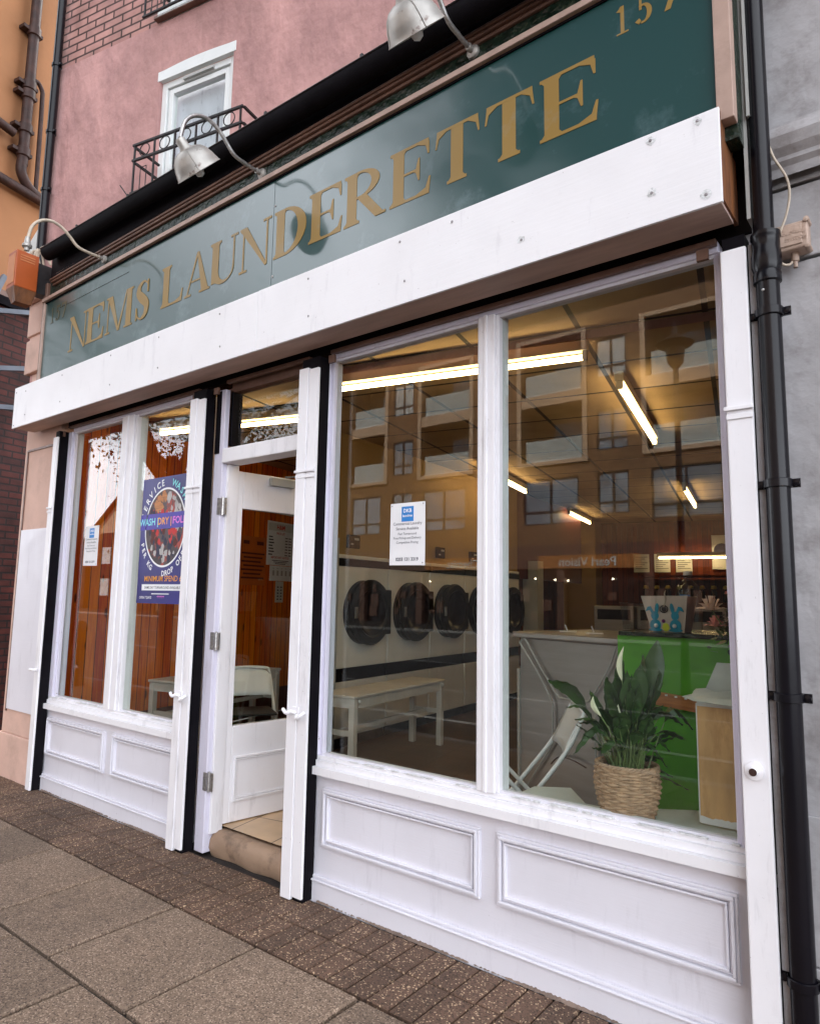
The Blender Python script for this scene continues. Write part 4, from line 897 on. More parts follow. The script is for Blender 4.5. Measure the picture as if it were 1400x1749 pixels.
# ================================================================== ALARM BOX
def alarm():
    t = thing('alarm_box', 'orange burglar alarm box with louvre slots on the peach pier', 'alarm', (-5.665, -.35, 3.68))
    x0, x1, y0, y1 = -.075, .075, -.085, .085
    a = MB(); a.box(x0, x1, y0, y1, .14, .44); o = part('case', a, 'alarm', t, bevel=.006)
    a = MB(); q = [(x0, y0), (x1, y0), (x1, y1), (x0, y1)]; p = [(x0 + .03, y0 + .04), (x1 - .03, y0 + .03), (x1 - .03, y1 - .02), (x0 + .03, y1 - .02)]
    for i in range(4): j = (i + 1) % 4; a.quad((*p[i], .03), (*p[j], .03), (*q[j], .139), (*q[i], .139))
    a.face([(*v, .03) for v in p][::-1]); a.face([(*v, .139) for v in q]); part('tapered_base', a, 'soffitend', t)
    for z in (.365, .385, .405):
        l = MB(); l.box(x1 + .0005, x1 + .003, -.055, .055, z - .004, z + .004); part('louvre', l, 'alarmface', o)
    f = MB(); f.box(x0 + .012, x1 - .012, y0 - .003, y0 - .0005, .17, .41); part('front_label', f, 'alarmface', o)
    b = MB(); b.box(-.05, .05, y1, .26, .15, .40); part('bracket', b, 'iron', t)
alarm()

# ================================================================== LEFT: ORANGE BUILDING AND DARK BRICK OUTBUILDING
def left_side():
    a = 12
    F = frame(-8.2, 0, 0, R(90 + a))        # local x along wall (depth), local y = left; face at y=0 faces +X-ish
    t = thing('rendered_house', 'orange rendered house wall with old pipes at the left edge', 'building', (-8.4, 1, 0))
    w = MB(); w.box(-.35, 9, .0, 5, 4.75, 12); part('wall', w, 'orange', t, F)
    e = MB(); e.box(-.35, 9, -.02, -.001, 4.70, 4.86); part('string_course', e, 'brown', t, F)
    # rusty soil pipes
    d = thing('drainpipe', 'thick rusty brown soil pipe on the orange wall', 'drainpipe', (-8.2, .5, 6.1))
    m = MB(); x, y = .50, -.09; m.tube([(x, y, 6.40), (x, y, 12)], .058, 12); m.tube(smoothpath([(x, y, 6.45), (x, y, 6.30), (x + .12, y, 6.16), (x + .32, y, 6.10)]), .058, 12); part('pipe', m, 'rust', d, F, smooth=True)
    for z in (6.55, 6.85, 7.28, 7.40, 8.1):
        c = MB(); c.lathe([(.06, -.06), (.075, -.05), (.075, .05), (.06, .06)], (x, y, z), (0, 0, 1), 14); c.box(x - .14, x + .1, y - .02, y + .08, z - .02, z + .02); part('collar', c, 'rust', d, F, smooth=True)
    d = thing('drainpipe', 'thin rusty branch pipe bending out of the thick pipe', 'drainpipe', (-8.25, .7, 6.2))
    m = MB(); m.tube(smoothpath([(x + .02, y, 7.50), (x + .10, y, 7.52), (x + .16, y, 7.45), (x + .17, y, 7.35), (x + .18, y, 6.9), (x + .19, y, 6.15)]), .026, 10); part('pipe', m, 'rust', d, F, smooth=True)
    d = thing('drainpipe', 'dark sloping waste pipe low on the orange wall', 'drainpipe', (-8.2, .4, 6.0))
    m = MB(); m.tube([(-.3, y, 6.12), (1.6, y, 6.06)], .055, 12); m.tube([(-.3, y - .02, 6.78), (.36, y - .02, 6.70)], .05, 12); part('pipe', m, 'rust', d, F, smooth=True)
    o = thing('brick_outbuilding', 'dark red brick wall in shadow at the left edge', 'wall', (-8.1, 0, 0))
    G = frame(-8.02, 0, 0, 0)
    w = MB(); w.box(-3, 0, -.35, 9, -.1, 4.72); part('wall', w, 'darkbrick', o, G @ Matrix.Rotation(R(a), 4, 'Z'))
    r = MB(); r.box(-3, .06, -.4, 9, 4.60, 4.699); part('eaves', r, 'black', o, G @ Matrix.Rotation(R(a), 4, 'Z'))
    s = thing('scaffold_struts', 'blue grey steel struts in front of the dark brick wall', 'scaffold', (-7.8, .3, 3.0))
    for p, q in (((-7.93, -.2, 4.34), (-7.93, .9, 4.62)), ((-7.93, -.2, 3.70), (-7.93, 1.1, 4.02)), ((-7.93, -.2, 3.33), (-7.93, 1.1, 3.52)), ((-7.95, .12, 4.2), (-7.98, .35, 4.9))):
        m = MB(); m.bar(p, q, .05, .05); part('strut', m, 'strut', s, I4)
    c = thing('roof_flashing', 'pale curved flashing above the orange alarm box', 'flashing', (-6.0, -.1, 4.1))
    m = MB()
    Fl = UW
    pts = [(-.55, 4.30), (-.42, 4.62), (-.22, 4.85), (-.10, 5.15), (-.10, 4.20), (-.45, 4.12)]
    m.prism([(x, z) for x, z in pts], Fl @ Matrix.Translation((0, .12, 0)) @ Matrix.Rotation(pi / 2, 4, 'X'), .03); part('sheet', m, 'paperpale', c, I4)
    rt = MB(); rnd = random.Random(9)
    for k in range(9):
        x = -5.95 + rnd.random() * .28; rt.tube(smoothpath([(x, -.12 - rnd.random() * .1, 4.14), (x + rnd.uniform(-.05, .05), -.2, 4.22 + rnd.random() * .08), (x + rnd.uniform(-.1, .15), -.22, 4.14 + rnd.random() * .1)], 5), .009, 6)
    part('loose_cables', rt, 'cable', c, I4, smooth=True)
left_side()

# ================================================================== INTERIOR
TH = R(12.5)
CF = frame(0, 0, 0, TH)            # ceiling/room frame: x = v (right), y = u (depth)
FZ = .125
def room():
    inv = frame(0, 0, FZ, TH).inverted(); m = MB(); m.face([tuple(inv @ Vector(v)) for v in ((-5.48, .10, FZ), (-.46, .10, FZ), (.0, 12.5, FZ), (-8.6, 12.5, FZ))])
    tag(part('floor', m, 'tile', None, frame(0, 0, FZ, TH)), kind='structure')
    cz = MB(); cz.face([(-5.7, .12, 2.95), (-8.4, 12.4, 2.95), (.2, 13.5, 2.95), (-.3, .12, 2.95)])
    inv2 = CF.inverted(); m = MB(); m.face([tuple(inv2 @ Vector(v)) for v in cz.v]); tag(part('ceiling', m, 'ceil', None, CF), kind='structure')
    m = MB(); m.face([(-3.41, .101, FZ + .004), (-2.62, .101, FZ + .004), (-2.72, 1.15, FZ + .004), (-3.62, .95, FZ + .004)]); m2 = MB(); m2.face([tuple(inv @ Vector(v)) for v in m.v]); tag(part('bright_doorway_tiles', m2, 'entry', None, frame(0, 0, FZ, TH)), kind='structure')
    WF = frame(-5.6, .1, 0, R(90 + 12))       # wood wall: x depth, y left
    w = MB(); w.box(-.05, 3.45, 0, .08, .40, 2.949); bld('panelled_wall', w, 'planks', WF)
    w = MB(); w.box(-.05, 3.45, .005, .08, FZ, .399); bld('dark_wall_base', w, 'redwall', WF)  # dark strip of wall below the planks
    w = MB(); w.box(3.45, 12.2, -.02, .08, FZ, 2.949); bld('side_wall', w, 'redwall', WF)
    B = frame(0, 0, 0, TH)
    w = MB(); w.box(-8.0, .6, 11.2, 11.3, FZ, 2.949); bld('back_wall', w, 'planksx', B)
    w = MB(); w.box(-.52, -.44, .6, 11.2, FZ, 2.949); bld('right_wall', w, 'redwall', B)
    # bulkhead above the dryers
    DFm = frame(-4.3, 2.0, 0, R(90 + 5.5))
    w = MB(); w.box(-.17, 3.9, .02, .12, 1.74, 2.949); bld('bulkhead', w, 'cream', DFm)
    w = MB(); w.box(3.9, 6.6, .02, .12, 1.74, 2.949); bld('bulkhead', w, 'redwall', DFm)
    w = MB(); w.box(-.22, -.10, -.03, .10, FZ, 1.97); bld('end_post', w, 'post', DFm)
    w = MB(); w.box(4.28, 4.50, -.12, .10, FZ, 2.0); w.box(4.50, 4.85, .10, .16, FZ, 2.0); bld('end_post', w, 'post', DFm)
    w = MB(); w.box(-3.55, -2.95, 10.55, 11.199, FZ, 2.949); bld('column', w, 'cream', B)
    # front wall above the window inside is closed by the slot; low inner lining of the risers
    return WF, DFm
WF, DFm = room()

def tube_light(v0, u0, v1, u1, z, label, both=True, drop=.0):
    a = CF @ Vector((v0, u0, z)); b = CF @ Vector((v1, u1, z)); d = b - a; L_ = d.length; rz = atan2(d.y, d.x)
    t = thing('fluorescent_light', label, 'ceiling light', tuple((a + b) / 2), rz, 'fluorescent tubes on the ceiling')
    m = MB(); m.box(-L_ / 2, L_ / 2, -.03, .03, .035, .095); part('batten', m, 'batten', t, bevel=.004)
    e = MB()
    for s in (-1, 1): e.box(s * (L_ / 2 - .02) - .012, s * (L_ / 2 - .02) + .012, -.02, .02, -.018, .0345)
    parts('end_cap', e, 'batten', t)
    g = MB(); g.tube([(-L_ / 2 + .03, 0, 0), (L_ / 2 - .03, 0, 0)], .016, 12); part('tube', g, 'tubeglow', t, smooth=True)
tube_light(-2.96, 1.36, -1.27, 1.38, 2.83, 'long fluorescent tube nearest the window, running across the tiled ceiling')
tube_light(-1.20, 2.02, -1.17, 3.82, 2.84, 'fluorescent tube pointing into the room behind the right pane')
tube_light(-3.02, 4.4, -3.02, 6.19, 2.84, 'fluorescent tube above the row of dryers')
tube_light(-2.98, 8.5, -2.95, 10.1, 2.84, 'distant fluorescent tube in front of the pale column')
tube_light(-1.12, 6.6, -1.09, 8.36, 2.84, 'distant fluorescent tube low in the right pane')
tube_light(-1.9, 10.9, -.7, 10.9, 2.25, 'horizontal tube on the far back wall')
tube_light(-5.05, 1.86, -3.55, 1.93, 2.83, 'fluorescent tube behind the left panes and fanlight')

# ---- dryers
def make_dryer(label):
    t = thing('tumble_dryer', label, 'tumble dryer', (0, 0, 0), 0, 'row of tumble dryers along the left wall')
    W = .775
    m = MB(); m.box(0, W, 0, .40, .12, .60); m.box(0, W, .0, .40, .72, 1.63); m.box(0, W, 0, .4, 1.70, 1.735)
    part('body', m, 'dryer', t, bevel=.006)
    m = MB(); m.box(0.0, W, .02, .38, .6005, .7195); m.box(0, W, .02, .38, .0, .1195); parts('black_band', m, 'black', t)
    m = MB(); m.box(0, W, -.006, .38, 1.6305, 1.6995); part('top_band', m, 'blackdoor', t)
    cx, cz = .37, 1.215
    d = MB(); d.lathe([(.0001, -.02), (.18, -.01), (.24, .04), (.275, .05), (.292, .035), (.295, .0)], (cx, -.0, cz), (0, -1, 0), 48); dr = part('door', d, 'blackdoor', t, smooth=True)
    d = MB(); d.lathe([(.20, .055), (.21, .11), (.23, .13), (.285, .13), (.300, .11), (.300, .085), (.285, .075), (.25, .055)], (cx, 0, cz), (0, -1, 0), 48); part('door_rim', d, 'blackdoor', dr, smooth=True)
    d = MB(); d.lathe([(.0001, .07), (.12, .075), (.18, .09), (.215, .115)], (cx, 0, cz), (0, -1, 0), 40); part('door_window', d, 'blackgloss', dr, smooth=True)
    h = MB(); h.box(cx + .26, cx + .335, -.10, -.001, cz - .21, cz + .21); part('hinge_block', h, 'blackdoor', dr, bevel=.01)
    k = MB(); k.box(cx - .29, cx - .26, -.150, -.128, cz - .05, cz + .05); part('door_handle', k, 'steel', dr, bevel=.004)
    c = MB(); c.box(.12, .29, -.012, .019, 1.80, 1.92); part('coin_panel', c, 'black', t, bevel=.003)
    c = MB(); c.box(.20, .27, -.0135, -.0122, 1.875, 1.895); c.box(.15, .19, -.0135, -.0122, 1.83, 1.845); part('coin_label', c, 'post', t)
    return t
dry = make_dryer('first tumble dryer by the window, nearest the bench')
lbl = ['second tumble dryer from the near end of the row', 'third tumble dryer from the near end of the row', 'fourth tumble dryer, cut by the white mullion', 'last tumble dryer in the row, seen right of the white mullion beside the grey pillar', 'last tumble dryer before the grey pillar']
def mset(o, m): o.matrix_basis = m; WORLD[o.name] = m
dm = lambda s: DFm @ Matrix.Translation((s, 0, FZ - .03))
for i in range(1, 5): copy_tree(dry, None, dm(-.06 + .80 * i), lbl[i - 1])
mset(dry, dm(-.06))

# ---- benches
def make_bench(label, L_=1.42, W=.36, H=.585):
    t = thing('bench', label, 'bench', (0, 0, 0), 0, 'long grey white benches')
    m = MB(); m.box(-L_ / 2, L_ / 2, -W / 2, W / 2, H - .022, H); part('seat', m, 'bench', t, bevel=.006)
    m = MB(); i = .03; h0 = H - .095
    m.box(-L_ / 2 + i + .04, L_ / 2 - i - .04, -W / 2 + .015, -W / 2 + .035, h0, H - .0225); m.box(-L_ / 2 + i + .04, L_ / 2 - i - .04, W / 2 - .035, W / 2 - .015, h0, H - .0225)
    m.box(-L_ / 2 + .015, -L_ / 2 + .035, -W / 2 + .06, W / 2 - .06, h0, H - .0225); m.box(L_ / 2 - .035, L_ / 2 - .015, -W / 2 + .06, W / 2 - .06, h0, H - .0225); part('apron', m, 'bench', t)
    for sx in (-1, 1):
        for sy in (-1, 1):
            m = MB(); x = sx * (L_ / 2 - .035); y = sy * (W / 2 - .035); m.box(x - .025, x + .025, y - .025, y + .025, 0, H - .0225); part('leg', m, 'bench', t, bevel=.003)
    m = MB(); m.box(-L_ / 2 + .06, L_ / 2 - .06, -.012, .012, .285, .32)
    for sx in (-1, 1): x = sx * (L_ / 2 - .035); m.box(x - .01, x + .01, -W / 2 + .06, W / 2 - .06, .283, .322)
    part('stretcher', m, 'bench', t)
    m = MB()
    for sx in (-1, 1): m.lathe([(.0001, .02), (.012, .018), (.014, 0)], (sx * (L_ / 2 - .06), -W / 2, H - .045), (0, -1, 0), 10)
    parts('bolt', m, 'paperpale', t)
    return t
bn = make_bench('grey white wooden bench in front of the tumble dryers')
mset(bn, frame(-3.81, 2.06, FZ, atan2(1.394, -.164)))
copy_tree(bn, None, frame(-5.50, 1.62, FZ, atan2(1.0, -.21)), 'white bench against the pine panelled wall behind the left panes')

# ---- folding chairs
def make_chair(label, seat='chair', folded=False):
    t = thing('folding_chair', label, 'folding chair', (0, 0, 0), 0, 'white metal folding chairs')
    W = .40; r = .011
    f = MB(); pts = [(-W / 2, -.30, 0), (-W / 2 + .005, .12, .50), (-W / 2 + .02, .235, .70), (-W / 2 + .07, .25, .745), (W / 2 - .07, .25, .745), (W / 2 - .02, .235, .70), (W / 2 - .005, .12, .50), (W / 2, -.30, 0)]
    f.tube(smoothpath(pts, 6), r, 10); part('front_frame', f, 'chair', t, smooth=True)
    g = MB(); g.tube([(-W / 2 + .03, .30, 0), (-W / 2 + .03, -.14, .44)], r, 10); g.tube([(W / 2 - .03, .30, 0), (W / 2 - .03, -.14, .44)], r, 10); g.tube([(-W / 2 + .03, .26, .05), (W / 2 - .03, .26, .05)], .008, 8); part('rear_frame', g, 'chair', t, smooth=True)
    b = MB(); n = 10
    for i in range(n):
        for j in range(5):
            def P(i, j):
                x = -W / 2 + .012 + (W - .024) * i / n; z = .54 + .20 * j / 5 - (.05 * (abs(i - n / 2) / (n / 2)) ** 4 if j == 5 else 0); y = .135 + (z - .5) * .48 - .012 + .02 * (1 - ((i - n / 2) / (n / 2)) ** 2)
                return (x, y, z)
            b.quad(P(i, j), P(i + 1, j), P(i + 1, j + 1), P(i, j + 1))
    o = part('backrest', b, 'chair', t, smooth=True); so = o.modifiers.new('thick', 'SOLIDIFY'); so.thickness = .004
    s = MB()
    if folded: s.box(-W / 2 + .03, W / 2 - .03, -.012, .0, .02, .38, Matrix.Translation((0, -.235, 0)) @ Matrix.Rotation(R(-36), 4, 'X'))
    else: s.box(-W / 2 + .03, W / 2 - .03, -.20, .17, .435, .452); part('seat', s, seat, t, bevel=.006)
    for sx in (-1, 1):
        c = MB(); c.lathe([(.017, -.03), (.018, 0), (.014, .03)], (sx * (W / 2 - .03), .03, .245), (0, -.7, .7), 10); part('plastic_joint', c, 'black', t, smooth=True)
    return t
ch = make_chair('white folding chair with black seat seen through the open door glass', 'seatblack')
mset(ch, frame(-4.28, 1.0, FZ, R(60)))
ch2 = make_chair('white folding chair leaning behind the right pane beside the steel counter', folded=True)
mset(ch2, frame(-1.735, .70, FZ + .05, R(-56)))

# ---- steel counter machine
def steel_counter():
    F = frame(-2.16, 1.388, 0, atan2(-.28, .96))
    t = thing('steel_counter', 'brushed steel laundry counter behind the right pane, left of the lime panel', 'counter', (-1.7, 1.4, FZ))
    m = MB(); m.box(0, .80, 0, .70, FZ, 1.212); part('body', m, 'steel', t, F, bevel=.006)
    m = MB(); m.box(-.045, .82, -.03, .74, 1.2135, 1.25); part('worktop', m, 'steel', t, F, bevel=.008)
    m = MB(); m.box(-.024, -.002, -.004, .02, FZ, 1.02); part('edge_post', m, 'post', t, F)
    r = MB(); y = -.02
    r.tube(smoothpath([(.285, y, .62), (.285, y, .80), (.275, y, .86), (.16, y, 1.02), (.03, y, 1.165), (.025, y, 1.19), (.05, y, 1.205), (.075, y, 1.19), (.20, y, 1.03), (.32, y, .90), (.37, y, .885), (.52, y, .885), (.58, y, .92), (.70, y, 1.09), (.75, y, 1.20), (.775, y, 1.205)], 5), .0055, 8)
    r.tube(smoothpath([(.285, y, .62), (.26, y, .58), (.05, y, .30)], 5), .0055, 8); r.tube(smoothpath([(.60, y, .86), (.60, y, .60), (.66, y, .50), (.76, y, .36)], 5), .0055, 8)
    part('wire_rail', r, 'post', t, F, smooth=True)
    k = MB(); k.tube(smoothpath([(.28, -.03, .50), (.34, -.03, .55), (.44, -.035, .555), (.54, -.03, .53)]), .004, 6); part('hose', k, 'rust', t, F)
steel_counter()
def green_counter():
    t = thing('green_counter', 'lime green serving counter behind the lily and the plywood', 'counter', (-1.1, 1.2, FZ))
    m = MB(); m.box(-1.375, -.48, 1.0, 1.03, FZ, 1.275); part('front_panel', m, 'greenpanel', t, I4)
    m = MB(); m.box(-1.36, -.48, 1.031, 1.5, 1.15, 1.262); m.box(-1.36, -.48, 1.4, 1.5, FZ, 1.1499); part('carcass', m, 'black', t, I4)
    m = MB(); m.box(-1.365, -.48, .985, 1.52, 1.2755, 1.298); part('worktop', m, 'darkgreen', t, I4, bevel=.004)
    s = thing('wooden_ledge', 'orange wood ledge across the lime panel under the white card', 'ledge', (-1.0, .95, .95))
    m = MB(); m.prism([(-1.24, .955), (-.60, .90), (-.60, .96), (-1.24, 1.015)], Matrix.Translation((0, .994, 0)) @ Matrix.Rotation(pi / 2, 4, 'X'), .04); part('board', m, 'woodledge', s, I4)
    p = MB(); rnd = random.Random(4)
    for i in range(4): x = -1.17 + i * .035 * 1.3; p.box(x, x + .012, .950, .952, 1.007 - .09 * (x + 1.24) + .0, 1.011 - .09 * (x + 1.24) + .004)
    parts('pin', p, 'paper', s, I4)
green_counter()
# ---- window board
def window_board():
    m = MB(); m.prism([(-1.489, .0955), (-.475, .0955), (-.475, .60), (-.83, .42), (-1.14, .212), (-1.21, .208), (-1.356, .385), (-1.489, .30)], Matrix.Translation((0, 0, .610)), .030)
    tag(part('window_board', m, 'shelf', None, bevel=.003), 'sage grey window board inside the right pane under the wicker basket', 'window board')
    m = MB(); m.prism([(-1.36, .12), (-1.27, .122), (-1.22, .19), (-1.30, .26), (-1.40, .24)], Matrix.Translation((0, 0, .641)), .004)
    tag(part('paper_sheet', m, 'shelf', None), 'pale folded sheet lying on the window board at the chair leg', 'paper sheet')
window_board()
# shelf slightly raised in front of glass so that pot foot reads
def plywood():
    t = thing('plywood_board', 'upright plywood board with torn white paper edges standing on the window board', 'board', (-.70, .24, .645))
    m = MB(); m.box(-.775, -.50, .235, .247, .665, 1.072); part('sheet', m, 'ply', t, I4, bevel=.001)
    e = MB(); rnd = random.Random(6); n = 26
    for z0, sg in ((.648, 1), (1.066, -1)):
        prev = None
        for i in range(n + 1):
            x = -.775 + .275 * i / n; a = (x, .2335, z0); b = (x, .2335, z0 + (.020 + rnd.random() * .008) * 1.0)
            if prev: e.quad(prev[0], a, b, prev[1])
            prev = (a, b)
    e.box(-.779, -.7755, .233, .249, .65, 1.075); part('torn_paper_edge', e, 'paper', t, I4)
    c = thing('white_card', 'crumpled white card and foil sheet lying over the top of the plywood board', 'card', (-.75, .3, 1.075))
    m = MB(); rnd = random.Random(8); g = {}
    nx, ny = 9, 5
    for i in range(nx + 1):
        for j in range(ny + 1): g[i, j] = (-.83 + .36 * i / nx + .015 * rnd.random() + (.05 if j == 0 else 0), .20 + .20 * j / ny, 1.083 + .012 * rnd.random() - (.006 if j == 0 else 0) + j * .004)
    for i in range(nx):
        for j in range(ny): m.quad(g[i, j], g[i + 1, j], g[i + 1, j + 1], g[i, j + 1])
    o = part('sheet', m, 'shelf', c, I4); so = o.modifiers.new('thick', 'SOLIDIFY'); so.thickness = .002
    m = MB(); m.prism([(-.795, 1.10), (-.62, 1.10), (-.64, 1.20), (-.665, 1.215), (-.745, 1.215)], Matrix.Translation((0, .42, 0)) @ Matrix.Rotation(pi / 2, 4, 'X') , .003); part('upright_sheet', m, 'shelf', c, I4)
plywood()

# ---- peace lily in a wicker basket
def lily():
    cx, cy, zb = -1.022, .165, .641
    t = thing('potted_lily', 'peace lily with long dark leaves in a wicker basket on the window board', 'potted plant', (cx, cy, zb))
    def rad(z): return .092 + .024 * min(1, z / .12) + .004 * sin(z * 20)
    w = MB(); ns = 22; rows = 18; H = .178
    for k in range(rows):
        z = .008 + H * k / rows; pts = []
        for i in range(ns * 4 + 1):
            a = 2 * pi * i / (ns * 4); wob = .0055 * cos(ns / 2 * a + (pi if k % 2 else 0)); r = rad(z) + wob; pts.append((r * cos(a), r * sin(a) * .86, z + .0012 * sin(7 * a + k)))
        w.tube(pts, .0058, 6, cap=False)
    b = part('basket', w, 'wicker', t, smooth=True)
    s = MB()
    for i in range(ns):
        a = 2 * pi * i / ns; s.tube([(rad(z) * cos(a), rad(z) * sin(a) * .86, z) for z in (.0, .05, .1, .15, .185)], .0035, 6)
    part('stakes', s, 'wicker', b, smooth=True)
    br = MB()
    for ph in (0, 1, 2):
        pts = [((rad(.18) + .004 * cos(14 * 2 * pi * i / 96 + ph * 2.1)) * cos(2 * pi * i / 96), (rad(.18) + .004 * cos(14 * 2 * pi * i / 96 + ph * 2.1)) * .86 * sin(2 * pi * i / 96), .186 + .006 * sin(14 * 2 * pi * i / 96 + ph * 2.1)) for i in range(97)]
        br.tube(pts, .0052, 6, cap=False)
    part('braided_rim', br, 'wicker', b, smooth=True)
    so = MB(); so.lathe([(.0001, .15), (.098, .15)], (0, 0, 0), (0, 0, 1), 24); part('soil', so, 'soil', t)
    inn = MB(); inn.lathe([(.0001, .004), (.070, .004), (.090, .12), (.092, .172)], (0, 0, 0), (0, 0, 1), 30); part('liner', inn, 'wickerdark', b)
    # leaves: (screen-right offset, toward-viewer offset, height, blade length, width, droop)
    rnd = random.Random(11)
    rt = Vector((cos(R(38)) * 1, sin(R(38)), 0)); fw = Vector((-sin(R(38)), cos(R(38)), 0))   # camera right / forward on the ground
    def leaf(tip, base, bl, wd, arch, mb, st):
        tip = Vector(tip); base = Vector(base); mid = base.lerp(tip, .55) + Vector((0, 0, arch))
        P = smoothpath([base, mid, tip], 12); n = len(P); k0 = int(n * (1 - bl)); st.tube(P[:k0 + 1], [.0032 - .0014 * i / k0 for i in range(k0 + 1)], 5)
        side = (P[-1] - P[0]).cross(Vector((0, 0, 1))); 
        if side.length < .02: side = rt.copy()
        side.normalize(); tw = rnd.uniform(-.7, .7); L_ = []
        for i in range(k0, n):
            q = (i - k0) / (n - 1 - k0); wv = wd * (sin(pi * min(1, q)) ** .9) * (1.15 - .6 * q); d = (P[min(i + 1, n - 1)] - P[i - 1]).normalized()
            sd = (side * cos(tw) + d.cross(side) * sin(tw)); up = d.cross(sd).normalized(); L_.append((P[i] - sd * wv + up * wv * .35 + up * .003 * sin(i * 2.1), P[i], P[i] + sd * wv + up * wv * .35 + up * .003 * sin(i * 1.7 + 1)))
        for a, b_ in zip(L_, L_[1:]): mb.quad(a[0], b_[0], b_[1], a[1]); mb.quad(a[1], b_[1], b_[2], a[2])
    def at(r, f, z): return rt * r + fw * f + Vector((0, 0, z))
    lf = MB(); st = MB()
    spec = [(-.30, .0, .50, .55, .030, .10), (-.235, -.02, .40, .5, .022, .10), (-.21, -.05, .36, .5, .022, .08), (-.13, .03, .46, .5, .028, .06), (-.08, -.03, .52, .5, .026, .04),
            (.14, .02, .66, .5, .032, .04), (.09, .05, .60, .5, .034, .03), (.13, -.02, .55, .45, .036, .03), (.05, -.04, .57, .5, .028, .03), (.0, .03, .60, .5, .026, .02),
            (.13, -.05, .42, .45, .026, .06), (.20, -.02, .355, .5, .022, .12), (.27, .02, .315, .5, .024, .15), (.215, -.04, .29, .45, .022, .09), (.24, .04, .33, .45, .02, .12),
            (.12, -.10, .20, .5, .014, .10), (-.20, .02, .215, .5, .014, .13), (-.12, -.08, .24, .45, .016, .08), (.07, -.09, .38, .5, .022, .05), (-.03, -.08, .40, .5, .026, .04), (-.06, -.06, .34, .5, .024, .05), (.03, -.10, .33, .5, .022, .05),
            (-.17, .05, .33, .5, .02, .08), (.02, -.02, .48, .45, .028, .02), (.10, .0, .48, .45, .026, .03), (-.02, .06, .50, .5, .028, .03), (.06, .07, .46, .5, .028, .03), (.16, .05, .40, .45, .022, .06), (-.10, .0, .40, .45, .024, .04), (.17, .0, .235, .5, .012, .10)]
    for k, (r, f, z, bl, wd, ar) in enumerate(spec):
        a = rnd.uniform(0, 6.28); q = rnd.uniform(.01, .045); leaf(at(r, f, z), (q * cos(a) + r * .12 * rt.x, q * sin(a), .15), bl * 1.22, wd * 1.45, ar, lf, st)
    for k in range(70):
        r = rnd.gauss(.02, .085); z = rnd.uniform(.28, .56) - abs(r) * .9; a = rnd.uniform(0, 6.28); q = rnd.uniform(.01, .06)
        leaf(at(r, rnd.uniform(-.09, .09), z), (q * cos(a), q * sin(a), .15), rnd.uniform(.5, .68), rnd.uniform(.018, .028), .035, lf, st)
    fo = part('foliage', lf, 'leaf', t, smooth=True); part('stalks', st, 'leafstalk', t, smooth=True)
    # flowers
    for (r, f, z, lean) in ((-.02, -.03, .635, .01), (-.105, -.04, .445, -.03), (-.015, -.06, .42, -.03)):
        fl = MB(); stf = MB(); base = at(r * .3, f, .2); bot = at(r, f, z - .13 if z > .6 else z - .075); tip = at(r + lean, f, z)
        stf.tube(smoothpath([base, base.lerp(bot, .6) + at(.01, 0, 0), bot], 6), .0022, 6); part('flower_stalk', stf, 'leafstalk', t)
        n = 10; L_ = []
        for i in range(n + 1):
            q = i / n; c = bot.lerp(tip, q) + rt * .012 * sin(pi * q) * (-1); wv = .0135 * sin(pi * q) ** .8 * (1 - .5 * q) + .0006; L_.append((c - rt * wv + fw * wv * .6, c, c + rt * wv + fw * wv * .5))
        for a, b_ in zip(L_, L_[1:]): fl.quad(a[0], a[1], b_[1], b_[0]); fl.quad(a[1], a[2], b_[2], b_[1])
        part('flower', fl, 'spathe', t, smooth=True)
lily()

